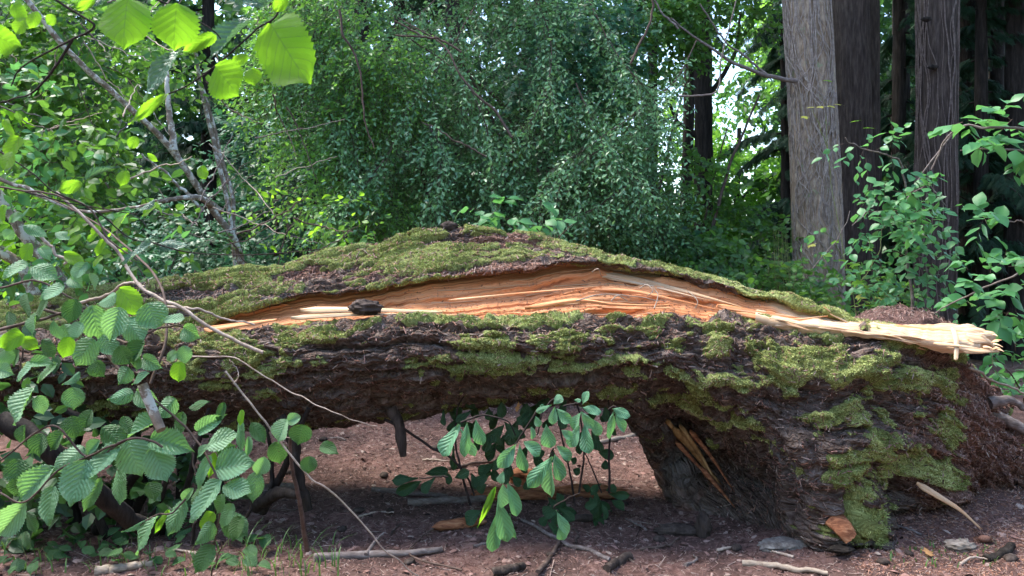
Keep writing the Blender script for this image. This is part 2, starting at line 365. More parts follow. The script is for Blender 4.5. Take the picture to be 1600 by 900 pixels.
M['yellow_o'] = leaf_mat('yellowing_leaf', [(0.0, (0.30, 0.34, 0.06)), (1.0, (0.42, 0.38, 0.09))], (0.5, 0.5, 0.08), 0.4, objrand=True)
M['far'] = leaf_mat('far_leaf', [(0.0, (0.02, 0.06, 0.02)), (1.0, (0.06, 0.14, 0.04))], (0.08, 0.2, 0.03), 0.35)
M['bright'] = leaf_mat('sunlit_leaf', [(0.0, (0.08, 0.2, 0.04)), (1.0, (0.2, 0.4, 0.07))], (0.35, 0.65, 0.08), 0.5)  # light beyond the gap is put into this brighter green
M['cedar'] = leaf_mat('cedar_frond', [(0.0, (0.010, 0.032, 0.016)), (1.0, (0.028, 0.074, 0.034))], (0.03, 0.08, 0.03), 0.2, 0.6, 0.25)
M['grass'] = leaf_mat('grass_blade', [(0.0, (0.05, 0.13, 0.03)), (1.0, (0.12, 0.24, 0.06))], (0.15, 0.3, 0.04), 0.3)
M['dead'] = m_rnd('dead_leaf', [(0.0, (0.30, 0.12, 0.05)), (1.0, (0.6, 0.35, 0.14))], 0.7)

# ------------------------------------------------------------------ leaf templates (x width, y length, z normal)
def leaf_grid(ns, nt_, prof, fold=0.15, droop=0.2, serr=0.0, pleat=0.0, nv=8, wave=0.0, seed=0, base=0.0):
    s = np.linspace(0, 1, ns); t = np.linspace(-1, 1, nt_)
    S, T = np.meshgrid(s, t, indexing='ij')
    wd = np.interp(s, *zip(*prof))
    wd = wd[:, None] * np.ones(nt_)
    edge = np.abs(T) ** 3
    saw = ((np.arange(ns) % 2) * 2 - 1)[:, None]
    wdd = wd * (1 + serr * edge * saw)
    X = T * wdd
    Y = S + 0.05 * np.abs(T) * np.sin(np.pi * S)
    Z = fold * np.abs(X) - droop * (S ** 2) * 0.5 + wave * np.sin(S * 7 + seed + T * 2) * np.abs(T)
    if pleat: Z = Z + pleat * np.cos(2 * np.pi * (S - 0.31 * np.abs(T)) * nv) * np.clip(np.abs(T) * 3, 0, 1) * (0.5 + 0.5 * (1 - np.abs(T)))
    V = np.stack([X, Y, Z], -1).reshape(-1, 3)
    UV = np.stack([T / 2 + 0.5, S], -1).reshape(-1, 2)
    return V, grid_faces(ns, nt_), UV

PH = [(0, 0.02), (0.04, 0.20), (0.12, 0.36), (0.25, 0.46), (0.42, 0.5), (0.55, 0.47), (0.66, 0.40), (0.75, 0.30), (0.83, 0.17), (0.90, 0.07), (1, 0.0)]
PO = [(0, 0.02), (0.08, 0.10), (0.2, 0.24), (0.38, 0.40), (0.55, 0.49), (0.7, 0.5), (0.83, 0.41), (0.93, 0.22), (1, 0.0)]
PV = [(0, 0.02), (0.12, 0.26), (0.32, 0.46), (0.52, 0.46), (0.78, 0.22), (1, 0.0)]
def leaf_mesh(name, mat, **kw):
    V, Fc, UV = leaf_grid(**kw); mb = MB(); mb.add(V, Fc, 0.5, UV); return mb.mesh(name, mat)
LM = {}
for key, mat in (('hazel', 'hazel'), ('hazel_dark', 'hazel_dark'), ('hazel_blue', 'hazel_blue')):
    LM[key] = [leaf_mesh('leaf', M[mat], ns=37, nt_=9, prof=PH, fold=f, droop=d, serr=0.075, pleat=0.022, nv=8, wave=0.05, seed=q)
               for q, (f, d) in enumerate([(0.15, 0.2), (-0.15, 0.4), (0.35, 0.1), (0.05, 0.65), (0.55, 0.3), (-0.3, 0.1), (0.2, -0.2)])]
PT = [(0, 0.02), (0.03, 0.26), (0.10, 0.42), (0.22, 0.49), (0.42, 0.51), (0.60, 0.49), (0.70, 0.42), (0.80, 0.34), (0.86, 0.20), (0.93, 0.08), (1, 0.0)]
LM['hazel_thin'] = [leaf_mesh('leaf', M['hazel_thin'], ns=27, nt_=9, prof=PT if q % 2 == 0 else PH, fold=f, droop=d, serr=0.06, pleat=0.007, nv=6, wave=0.05, seed=q) for q, (f, d) in enumerate([(0.1, 0.15), (-0.08, 0.3), (0.18, 0.1), (0.05, 0.25)])]
for key in ('plum', 'plum_dark'):
    LM[key] = [leaf_mesh('leaf', M[key], ns=13, nt_=7, prof=PO, fold=f, droop=d, serr=0.0, pleat=0.012, nv=6, wave=0.06, seed=q)
               for q, (f, d) in enumerate([(0.2, 0.15), (-0.15, 0.3), (0.3, 0.4)])]
for key, mat in (('mid_o', 'mid_o'), ('lime_o', 'lime_o'), ('yellow_o', 'yellow_o')):
    LM[key] = [leaf_mesh('leaf', M[mat], ns=6, nt_=5, prof=PV, fold=f, droop=d, wave=0.03, seed=q) for q, (f, d) in enumerate([(0.2, 0.3), (-0.1, 0.5)])]

# cheap merged-leaf templates
OV = (np.array([[0, 0, 0], [-.32, .35, .06], [.32, .35, .06], [0, .45, -.02], [-.26, .72, .02], [.26, .72, .02], [0, 1, -.12]]),
      np.array([[0, 3, 1], [0, 2, 3], [1, 3, 4], [2, 5, 3], [3, 6, 4], [3, 5, 6]]))
RH = (np.array([[0, 0, 0], [-.3, .5, .08], [.3, .5, .08], [0, 1, -.08]]), np.array([[0, 3, 1], [0, 2, 3]]))
def maple_template():
    pts = [(0, 0)]; angs = [(-115, .5), (-88, .32), (-62, .82), (-36, .42), (-22, .62), (0, 1.0), (22, .62), (36, .42), (62, .82), (88, .32), (115, .5)]
    for a, r in angs: pts.append((math.sin(R(a)) * r * .62, math.cos(R(a)) * r * .62 + .32))
    v = np.array([(x, y, -0.18 * (x * x + (y - .3) ** 2)) for x, y in pts]); c = np.array([[0, .32, .03]])
    v = np.vstack([v, c]); n = len(pts)
    f = np.array([[i, n, (i + 1) % n] for i in range(n)]); return v, f[:, ::-1]
MP = maple_template()
LM['maple_o'] = [MB().add(MP[0], MP[1]).mesh('leaf', M['maple_o'], False)]
LM['maple_y'] = [MB().add(MP[0], MP[1]).mesh('leaf', M['yellow_o'], False)]
LM['maple_l'] = [MB().add(MP[0], MP[1]).mesh('leaf', M['lime_o'], False)]
def frond_template():
    V = []; Fc = []
    for k in range(7):
        y = 0.06 + k * 0.135; l = 0.34 * (1 - 0.45 * abs(k - 2) / 4)
        for sgn in (-1, 1):
            b = len(V); V += [(0, y - .035, 0), (0, y + .035, 0), (sgn * l, y + l * .75, -0.10), (sgn * l * 0.6, y + l * 0.25, -0.03)]
            Fc += [[b, b + 3, b + 1], [b + 3, b + 2, b + 1]] if sgn > 0 else [[b, b + 1, b + 3], [b + 3, b + 1, b + 2]]
    b = len(V); V += [(-.025, 0, 0), (.025, 0, 0), (0, 1.08, -.05)]; Fc.append([b, b + 1, b + 2])
    V = np.array(V, float); V[:, 2] -= 0.18 * V[:, 1] ** 2
    return V, np.array(Fc)
FR = frond_template()

def put_leaf(key, parent, base, tip, width, nrm=(0, -0.75, 0.65), name='leaf', q=None, label=None):
    base = np.asarray(base, float); tip = np.asarray(tip, float)
    L = np.linalg.norm(tip - base)
    X, Y, Z = rframes(tip - base, np.asarray(nrm, float))
    me = LM[key][(random.randrange(len(LM[key])) if q is None else q)]
    o = bpy.data.objects.new(name, me); COL.objects.link(o)
    m = Matrix.Identity(4)
    for r in range(3):
        m[r][0] = X[r] * width; m[r][1] = Y[r] * L; m[r][2] = Z[r] * L; m[r][3] = base[r]
    o.parent = parent; o.matrix_parent_inverse = Matrix.Translation(-parent.location); o.matrix_basis = m
    if label: o['label'] = label
    return o

# ------------------------------------------------------------------ ground
def ground_h(x, y):
    h = 0.05 * (fbm(x * 0.9, y * 0.9, 0.3, 3, 2) - 0.5) * 2 + 0.035 * (fbm(x * 5, y * 5, 0.3, 4, 3) - 0.5)
    h = h + 0.22 * np.exp(-((x - 2.35) / 0.75) ** 2 - ((y - 4.9) / 0.8) ** 2)      # duff heaped against the stump
    h = h + 0.045 * (fbm(x * 12, y * 12, 0.3, 4, 4, .6) - 0.5)
    return h

def W0(px, py):
    """pixel -> point on the ground"""
    Y = H * F / (py - HY); x = (px - 800) * Y / F
    for _ in range(4):
        Y = (H - float(ground_h(np.array(x), np.array(Y)))) * F / (py - HY); x = (px - 800) * Y / F
    return np.array([x, Y, float(ground_h(np.array(x), np.array(Y)))])

gx = np.concatenate([np.linspace(-1000, -12, 12), np.linspace(-10, -5, 20), np.linspace(-4.8, 4.8, 620), np.linspace(5, 10, 20), np.linspace(12, 1000, 12)])
gy = np.concatenate([np.linspace(-300, -3, 8), np.linspace(-2, 2.9, 20), np.linspace(3, 8.5, 400), np.linspace(8.8, 20, 30), np.linspace(24, 1500, 16)])
GX, GY = np.meshgrid(gx, gy, indexing='ij')
near = (np.abs(GX) < 12) & (GY > -3) & (GY < 22)
GZ = np.where(near, ground_h(GX, GY), 0.0)
mb = MB(); mb.add(np.stack([GX, GY, GZ], -1), grid_faces(len(gx), len(gy)))
far_a = ss(9, 14, GY + 1.5 * fbm(GX, GY, 0.2, 3, 8))
g = mb.build('ground', M['ground'], kind='structure', attrs={'far': far_a})

# ------------------------------------------------------------------ the fallen trunk
ST = np.array([
 # px,  ytop, Yr,  ysu, ysl, ymid, Yf,  ybot, Yb
 [-260, 505, 4.85, 560, 562, 600, 4.10, 665, 4.55],
 [-100, 490, 4.80, 545, 547, 590, 4.05, 660, 4.50],
 [0,    476, 4.78, 530, 532, 585, 4.02, 656, 4.48],
 [100,  458, 4.75, 520, 522, 580, 4.00, 655, 4.45],
 [230,  439, 4.70, 516, 518, 575, 3.95, 656, 4.42],
 [310,  429, 4.70, 512, 520, 575, 3.92, 660, 4.40],
 [400,  417, 4.70, 494, 508, 575, 3.90, 668, 4.40],
 [460,  410, 4.70, 477, 502, 572, 3.88, 668, 4.40],
 [560,  388, 4.70, 467, 497, 568, 3.86, 662, 4.40],
 [620,  366, 4.72, 456, 493, 562, 3.85, 656, 4.38],
 [700,  351, 4.75, 444, 489, 556, 3.84, 640, 4.35],
 [800,  354, 4.75, 436, 491, 552, 3.84, 628, 4.32],
 [860,  368, 4.72, 427, 490, 550, 3.84, 624, 4.30],
 [900,  384, 4.68, 420, 488, 550, 3.84, 624, 4.30],
 [950,  400, 4.66, 422, 487, 553, 3.84, 630, 4.30],
 [1000, 408, 4.64, 432, 487, 560, 3.84, 660, 4.45],
 [1050, 419, 4.62, 442, 488, 575, 3.85, 778, 4.74],
 [1100, 434, 4.60, 453, 490, 592, 3.86, 803, 4.46],
 [1150, 450, 4.58, 468, 494, 622, 3.86, 818, 4.32],
 [1200, 470, 4.56, 480, 498, 655, 3.84, 832, 4.18],
 [1240, 482, 4.55, 490, 511, 690, 3.82, 850, 4.02],
 [1300, 498, 4.55, 505, 519, 715, 3.80, 868, 3.92],
 [1340, 510, 4.55, 518, 522, 685, 3.84, 862, 3.98],
 [1400, 522, 4.60, 530, 532, 680, 3.95, 845, 4.15],
 [1450, 536, 4.60, 543, 546, 680, 4.05, 822, 4.40],
 [1500, 552, 4.62, 562, 566, 690, 4.15, 812, 4.50],
 [1530, 590, 4.70, 600, 604, 700, 4.28, 805, 4.60],
 [1570, 655, 4.80, 662, 666, 730, 4.45, 800, 4.70],
 [1620, 690, 4.90, 698, 702, 745, 4.60, 798, 4.80],
 [1700, 740, 5.00, 745, 748, 770, 4.80, 800, 4.95]])
NU = 1050
PX = np.linspace(-260, 1700, NU)
def col(k, smooth=True):
    v = np.interp(PX, ST[:, 0], ST[:, k])
    if smooth:
        kz = np.hanning(33); kz /= kz.sum(); v = np.convolve(np.pad(v, 16, mode='edge'), kz, 'valid')
    return v
ytop, Yr, ysu, ysl, ymid, Yf, ybot, Yb = [col(k) for k in range(1, 9)]
jag = (fbm(PX / 26, 0.3, 0.2, 4, 31) - 0.5)
open_ = ss(300, 380, PX) * (1 - ss(1300, 1345, PX))
ysu = ysu - 15 * open_; ysl = ysl + 10 * open_; ytop = ytop + 7; rec = ss(1000, 1070, PX) * (1 - ss(1190, 1300, PX))
ysu = ysu + jag * 16 * open_; ysl = ysl + (fbm(PX / 20, 4.3, 0.2, 4, 32) - 0.5) * 12 * open_
ytop = ytop + (fbm(PX / 40, 9.3, 0.2, 4, 33) - 0.5) * 14
stump = ss(960, 1150, PX)
def dz(y, Y): return H - (y - HY) * Y / F
def pt(y, Y): return W(PX, y, Y)
gap = np.maximum(open_, 0.02)
C1 = pt(ysl + 12 * gap, Yf + 0.30)          # lip turned in
C0 = pt(ysl, Yf + 0.16)
C2 = pt(ysl * .72 + ymid * .28, Yf + 0.035)
D = pt(ymid, Yf)
E1 = pt(ymid * .45 + ybot * .55, (Yf * .62 + Yb * .38 - 0.05 * (1 - stump)) * (1 - rec) + rec * (Yb + .10))
E = pt(ybot, Yb)
E2 = E + np.stack([0 * PX, 0.25 + 0.1 * (1 - stump), 0.06 * (1 - stump)], -1)
yback = ytop * .45 + ybot * .55
Fk = pt(yback, Yr + 0.34)
Gk = pt(ytop * .86 + ybot * .14, Yr + 0.22)
A = pt(ytop, Yr)
A1 = pt(ytop * .62 + ysu * .38, Yr * .60 + (Yf + .42) * .40)
B0 = pt(ysu, Yf + 0.36)
B1 = pt(ysu + 3 * gap, Yf + 0.44)
ctrl = np.stack([C1, C0, C2, D, E1, E, E2, Fk, Gk, A, A1, B0, B1], 1)      # NU x 13 x 3
nseg = [6, 40, 60, 70, 60, 8, 10, 10, 14, 60, 60, 6]
def ring_spline(c):
    P = np.concatenate([2 * c[:, :1] - c[:, 1:2], c, 2 * c[:, -1:] - c[:, -2:-1]], 1); out = []
    for k, n in enumerate(nseg):
        f = np.linspace(0, 1, n, endpoint=False)[None, :, None]
        a, b, cc, d = [P[:, k + q][:, None] for q in range(4)]
        # centripetal-ish damping of tangents for uneven spacing
        l0 = np.linalg.norm(b - a, axis=-1, keepdims=True); l1 = np.linalg.norm(cc - b, axis=-1, keepdims=True); l2 = np.linalg.norm(d - cc, axis=-1, keepdims=True)
        m1 = (cc - a) / (l0 + l1 + 1e-6) * l1; m2 = (d - b) / (l1 + l2 + 1e-6) * l1
        out.append((2 * f ** 3 - 3 * f ** 2 + 1) * b + (f ** 3 - 2 * f ** 2 + f) * m1 + (-2 * f ** 3 + 3 * f ** 2) * cc + (f ** 3 - f ** 2) * m2)
    out.append(c[:, -1:]); return np.concatenate(out, 1)
S0 = ring_spline(ctrl); NV = S0.shape[1]
du = np.gradient(S0, axis=0); dv = np.gradient(S0, axis=1)
NRM = unit(np.cross(dv, du))
cen = S0.mean(1, keepdims=True)
flip = np.sign(np.sum(NRM * (S0 - cen), -1).mean()); NRM *= flip
ua = np.repeat((np.cumsum(np.linalg.norm(du[:, 100], axis=-1)))[:, None], NV, 1)
vc = np.cumsum(np.linalg.norm(dv, axis=-1), 1)
_sh = vc - vc[:, sum([6, 40, 60, 70, 60, 8, 10, 10, 14])][:, None] + 3.0
vc = np.where(np.arange(NV)[None, :] >= sum([6, 40, 60, 70, 60, 8, 10, 5]), _sh, vc)
# projected pixel of the undisplaced surface (for placing moss where the trunk has it)
QX = S0[..., 0] / S0[..., 1] * F + 800; QY = HY + (H - S0[..., 2]) / S0[..., 1] * F
idx = np.cumsum([0] + nseg); vi = np.arange(NV)[None, :] + np.zeros((NU, 1))
topm = ss(idx[8], idx[9] - 2, vi)                         # upper sheet region
frontm = 1 - ss(idx[5], idx[6], vi)
diag = ss(1000, 1100, QX) * (1 - ss(1240, 1330, QX)) * ss(650, 720, QY) * .75     # hollow flank: grain runs down the slope
wa = ua + 0.10 * (fbm(ua * 2, vc * 3, 0.1, 3, 40) - .5); wc = vc + 0.09 * (fbm(ua * 1.7, vc * 2.2, 0.7, 4, 41) - .5)
def relief(ga, gc):
    f1 = ss(0.0, 0.30, np.abs(2 * fbm(ga * 1.3, gc * 9, 0.3, 2, 42) - 1))
    f2 = ss(0.0, 0.40, np.abs(2 * fbm(ga * 6, gc * 19, 0.3, 2, 43) - 1))
    f3 = ss(0.0, 0.25, np.abs(2 * fbm(ga * 7, gc * 5, 0.8, 2, 44) - 1))
    ft = fbm(ga * 24, gc * 50, 0.3, 3, 45)
    tq = fbm(ga * 2.2, gc * 15, 0.5, 4, 48, .6) * 6; terr = np.floor(tq) + ss(.70, 1.0, tq - np.floor(tq))
    f4 = ss(0.0, 0.45, np.abs(2 * fbm(ga * 15, gc * 38, 0.3, 2, 49) - 1))
    return f1, f2, (0.046 * (f1 - .6) + 0.022 * (f2 - .6) + 0.012 * (f3 - .6) + 0.012 * (terr - 2.5) + 0.009 * (f4 - .5)), ft
f1, f2, rA, ft = relief(wa, wc)
_, _, rB, ftB = relief(wc * .9 + wa * .45, wa * .85 - wc * .3)      # in the hollow the grain runs down the slope
rA = rA * (1 - diag) + rB * diag; ft = ft * (1 - diag) + ftB * diag
big = fbm(ua * 1.6, vc * 2.6, 0.3, 3, 46) - .5
lump = fbm(ua * 4.5, vc * 5, 0.3, 4, 47) - .5
rough = 1 - 0.15 * topm
disp = rough * rA + 0.020 * (ft - .5) + 0.05 * big * (0.4 + 1.4 * stump[:, None]) + lump * (0.10 * stump[:, None] + .12 * ss(1380, 1480, PX)[:, None])
# moss
butt = .09 * np.exp(-((QX - 1275 - .15 * (QY - 700)) / 55) ** 2) * ss(650, 800, QY) + .13 * np.exp(-((QX - 1352) / 26) ** 2) * ss(720, 800, QY) - .16 * np.exp(-((QX - 1322) / 12) ** 2) * ss(745, 800, QY) \
    - .12 * np.exp(-((QX - 1402) / 22) ** 2 - ((QY - 768) / 14) ** 2) + .08 * np.exp(-((QX - 1455) / 30) ** 2) * ss(700, 780, QY)  + .10 * np.exp(-((QX - 1385) / 40) ** 2 - ((QY - 690) / 30) ** 2)
disp = disp + butt * frontm + .05 * (fbm(ua * 9, vc * 9, .2, 4, 62) - .5) * stump[:, None]
# moss
moss = 1.5 * (fbm(ua * 2.6, vc * 8.0, 0.3, 5, 50, 0.62) - .5) * 2 - 0.42 * (1 - f1) - 0.22 * (1 - f2) + frontm * 1.4 * (fbm(ua * 9, vc * 13, 0.8, 4, 52, .6) - .5) * 2 - topm * 1.1 * (1 - ss(0, .24, np.abs(2 * fbm(ua * 2.2, vc * 9, .4, 2, 53) - 1))) - topm * .75 * (1 - ss(0, .2, np.abs(2 * fbm(ua * 6, vc * 10, .9, 2, 54) - 1)))
blobs = [(835, 508, 95, 30, 1.5), (1150, 520, 120, 40, .8), (1260, 560, 90, 34, 1.5), (1130, 560, 60, 40, .7), (900, 570, 150, 30, .45),
         (420, 560, 120, 40, .35), (620, 575, 60, 25, .5), (350, 545, 60, 20, .5), (1390, 570, 60, 40, .5), (1330, 690, 60, 50, .5), (1400, 740, 60, 40, .9), (1290, 760, 40, 80, 1.0), (1440, 700, 50, 60, .7), (1370, 640, 60, 40, .6), (1350, 720, 50, 40, .7), (1360, 650, 110, 100, .55), (1100, 560, 160, 60, .35),
         (1340, 790, 40, 45, .9), (1270, 610, 90, 30, .5), (1480, 620, 40, 30, .5), (1180, 600, 110, 30, .5), (1000, 540, 80, 30, .7), (1200, 680, 90, 40, .6), (700, 570, 60, 20, .4), (960, 600, 150, 22, .5), (1060, 610, 120, 24, .2), (760, 540, 60, 25, .3), (1430, 600, 60, 40, .4), (480, 530, 30, 20, .5)]
bias = np.full_like(moss, -0.42)
bias += topm * 1.42 + ss(0.3, 0.8, NRM[..., 2]) * 0.15 * frontm
for x0, y0, rx, ry, a in blobs: bias += (1 - topm) * 0.66 * a * np.exp(-((QX - x0) / rx) ** 2 - ((QY - y0) / ry) ** 2)
# bare strips on the upper sheet
for x0, y0, rx, ry, a in [(330, 462, 120, 12, 1.2), (520, 430, 90, 16, .9), (850, 420, 130, 14, 1.3), (700, 378, 60, 10, .4), (1080, 440, 80, 10, .3), (760, 372, 60, 9, .7), (950, 408, 60, 8, .4), (480, 455, 60, 14, .5)]:
    bias -= topm * a * np.exp(-((QX - x0) / rx) ** 2 - ((QY - y0) / ry) ** 2)
for x0, y0, rx, ry, a in [(300, 437, 90, 10, .9), (430, 418, 120, 12, .8), (640, 400, 60, 14, .7), (700, 420, 50, 12, .6), (440, 468, 30, 14, .9), (350, 485, 40, 14, .5)]:
    bias += topm * a * np.exp(-((QX - x0) / rx) ** 2 - ((QY - y0) / ry) ** 2)
bias -= diag * 0.8 + ss(1480, 1530, QX) * 0.7
mraw = moss + bias
mm = ss(-0.30, 0.22, mraw) * (1 - topm) + topm * ss(-.14, .06, mraw)
cush = ss(-0.06, 0.5, mraw) ** 0.6
mt = fbm(ua * 22, vc * 26, 0.4, 3, 55); mt2 = fbm(ua * 8, vc * 11, 0.4, 2, 56)
disp = disp * (1 - 0.38 * mm) + mm * (0.004 + 0.012 * topm + 0.016 * cush + (0.030 - .012 * topm) * (mt2 - .4) * cush + 0.014 * (mt - .5))
backside = ss(idx[6], idx[6] + 6, vi) * (1 - ss(idx[8], idx[9], vi))
disp = disp * (1 - 0.6 * backside) * (1 - .72 * ss(idx[11] - 14, idx[11] + 2, vi))
SV = S0 + NRM * disp[..., None]
duff = ss(0.1, 0.35, fbm(ua * 3.1, vc * 4.4, 0.9, 4, 60) - 0.42 + 0.45 * ss(1380, 1520, QX) - 0.3 * frontm * (1 - ss(1300, 1450, QX)) - 0.03 * topm + .3 * np.exp(-((QX - 700) / 120) ** 2 - ((QY - 385) / 14) ** 2) + .4 * np.exp(-((QX - 850) / 120) ** 2 - ((QY - 425) / 10) ** 2))
duff = duff * (1 - mm)
grey = ss(0.47, 0.66, fbm(ua * 5, vc * 12, 0.1, 4, 61) - .10 * frontm + 0.45 * np.exp(-((QX - 340) / 130) ** 2 - ((QY - 465) / 22) ** 2) - 0.14 + .30 * np.exp(-((QX - 1200) / 80) ** 2 - ((QY - 750) / 60) ** 2) + 0.2 * np.exp(-((QX - 780) / 90) ** 2 - ((QY - 418) / 12) ** 2))
trunk_root = thing('fallen_tree', 'huge mossy fallen trunk arching over the forest floor, split open to orange wood', 'fallen tree', (1.7, 4.3, 0.0))
mb = MB(); mb.add(SV, grid_faces(NU, NV), 0.5, np.stack([ua, vc], -1).reshape(-1, 2))
bk = mb.build('bark', M['trunk'], trunk_root, attrs={'moss': mm, 'duff': duff, 'grey': grey})

def surf_at(px, v):
    i = np.clip(np.searchsorted(PX, px), 0, NU - 1); return SV[i, v], NRM[i, v]

# moss fronds and fallen needles on the bark
vis = (vi < idx[5] + 2) | (vi > idx[8] + 4)
cell = np.linalg.norm(np.cross(du, dv), axis=-1)
def surf_samples(wt, n):
    p = (wt * cell * vis * (QX > -40) * (QX < 1640)).ravel(); p = p / p.sum()
    k = rng.choice(len(p), n, p=p); i, j = np.unravel_index(k, (NU, NV))
    i = np.minimum(i, NU - 2); j = np.minimum(j, NV - 2); a, b = rng.random((2, n, 1))
    P = SV[i, j] * (1 - a) * (1 - b) + SV[i + 1, j] * a * (1 - b) + SV[i, j + 1] * (1 - a) * b + SV[i + 1, j + 1] * a * b
    return P, NRM[i, j], i, j
NM = 330000
P, N, i, j = surf_samples(mm ** 1.5 * (0.25 + cush), NM)
jit = rng.normal(size=(NM, 3)); d_ = unit(N * 1.0 + jit * 0.65 + np.array([0, 0, .1])); X, Y, Z = rframes(d_, rng.normal(size=(NM, 3)))
ln = (0.004 + 0.007 * rng.random(NM))[:, None]; wdt = 0.0030 + 0.003 * rng.random((NM, 1))
tone = np.clip(0.58 + 0.75 * (fbm(P[:, 0] * 7, P[:, 1] * 7, P[:, 2] * 7, 3, 77) - .5) * 2 + 0.25 * rng.normal(size=NM), 0, 1)
mb = MB(); tv = np.array([[-.5, -.15, 0], [.5, -.15, 0], [0, 1, 0.1]]); scatter(mb, tv, np.array([[0, 1, 2]]), P, X * wdt, Y * ln, Z * ln, tone)
mb.build('moss', M['moss'], trunk_root, False, 'stuff')
def needles(P, N, lmin, lmax, wd, mat, name, parent=None, flat=0.25, tones=None, lift=0.003):
    n = len(P); r = rng.normal(size=(n, 3)); d_ = unit(r - N * np.sum(r * N, -1, keepdims=True) + N * rng.normal(size=(n, 1)) * flat)
    X, Y, Z = rframes(d_, N + rng.normal(size=(n, 3)) * 0.5)
    L = (lmin + (lmax - lmin) * rng.random((n, 1)) ** 2); wv = wd * (0.5 + rng.random((n, 1)))
    tv = np.array([[-.5, 0, 0], [.5, 0, 0], [.4, 1, 0], [-.4, 1, 0], [0, .5, .6]])
    tf = np.array([[0, 1, 4], [1, 2, 4], [2, 3, 4], [3, 0, 4]])
    mb = MB(); scatter(mb, tv, tf, P + N * lift - Y * L * .5, X * wv, Y * L, Z * wv, rng.random(n) if tones is None else tones)
    o = mb.build(name, mat, parent, False, 'stuff'); return o
P, N, i, j = surf_samples(0.15 + duff + 0.3 * ss(0.2, .7, NRM[..., 2]), 26000)
needles(P, N, .008, .04, .0030, M['redlitter'], 'needle_litter', trunk_root)
P, N, i, j = surf_samples(0.3 + grey + duff, 22000)
needles(P, N, .010, .05, .0050, M['litter'], 'bark_flakes', trunk_root, .5)

# split face
NW = 110
iu = np.arange(NU)[(PX > 300) & (PX < 1350)]
t_ = np.linspace(0, 1, NW)[None, :, None]
lo = pt(ysl + 16, Yf + 0.16)[iu][:, None] + np.array([0, 0.05, 0]); hi = pt(ysu + 3, Yf + 0.49)[iu][:, None]
WF = lo * (1 - t_) + hi * t_
bow = (4 * t_ * (1 - t_)) * 0.05 * gap[iu][:, None, None]
uu = ua[iu, 0][:, None] + 0 * t_[..., 0]; span = np.linalg.norm((hi - lo), axis=-1)
vv = t_[..., 0] * np.maximum(span, 0.02)
vv2 = (t_[..., 0] - 0.5 * ss(500, 1200, PX[iu])[:, None]) * 0.42 - 0.02 * (uu - 4) ** 2 * 0.5      # grain lines sweep along the trunk
gr = 0.020 * (1 - np.abs(2 * fbm(uu * 0.35, vv2 * 16, 0.2, 2, 70) - 1)) + 0.014 * np.abs(2 * fbm(uu * .7, vv2 * 45, 0.2, 2, 71) - 1) + 0.004 * fbm(uu * 5, vv2 * 160, 0.2, 2, 72)
step = 0.03 * ss(0.48, 0.52, fbm(uu * 0.4, vv2 * 7, 0.6, 2, 73)) + 0.02 * ss(0.5, 0.53, fbm(uu * 1.1, vv2 * 12, 0.1, 2, 74))
WN = np.array([0, -0.72, 0.69])
tfade = 1 - ss(.78, 1, t_)
WF = WF + WN * ((gr + step)[..., None] * gap[iu][:, None, None]) * tfade - WN * bow
cream = np.clip(0.05 + 0.9 * ss(0.80, 1.0, t_[..., 0]) * ss(880, 1000, PX[iu])[:, None] + .8 * ss(1150, 1260, PX[iu])[:, None]
                + 0.9 * (1 - ss(600, 720, PX[iu])[:, None]) * (1 - ss(0.15, 0.4, t_[..., 0])) + .35 * (1 - ss(0.0, 0.2, t_[..., 0])) + 0.25 * ss(.85, 1, t_[..., 0]), 0, 1)
mb = MB(); mb.add(WF, grid_faces(len(iu), NW), 0.5, np.stack([uu, vv2], -1).reshape(-1, 2))
mb.build('split_wood', M['wood'], trunk_root, attrs={'cream': cream})
ki = rng.integers(80, len(iu) - 80, 1500); kj = (5 + (NW - 30) * rng.random(1500) ** 1.6).astype(int); P = WF[ki, kj]; N = np.broadcast_to(WN, P.shape) * 1.0
needles(P, N, .004, .018, .0035, M['redlitter'], 'crumbs_on_wood', trunk_root, .4)
for q in range(20):      # strands lifting off the torn face
    i0 = int(rng.integers(120, len(iu) - 150)); j0 = int(rng.integers(8, NW - 20)); n_ = int(rng.integers(25, 90)); ii = np.linspace(i0, min(i0 + n_, len(iu) - 2), 6).astype(int)
    p = WF[ii, j0] + np.linspace(0, 1, 6)[:, None] ** 2 * WN * rng.uniform(.005, .04) + WN * .004; mb = MB(); tube(mb, p, .0035, .001, 4, 14, wob=.003, seed=q)
    mb.build('wood_fibre', M['wood'], trunk_root, attrs={'cream': np.full(mb.n, .3 + .7 * rng.random())})

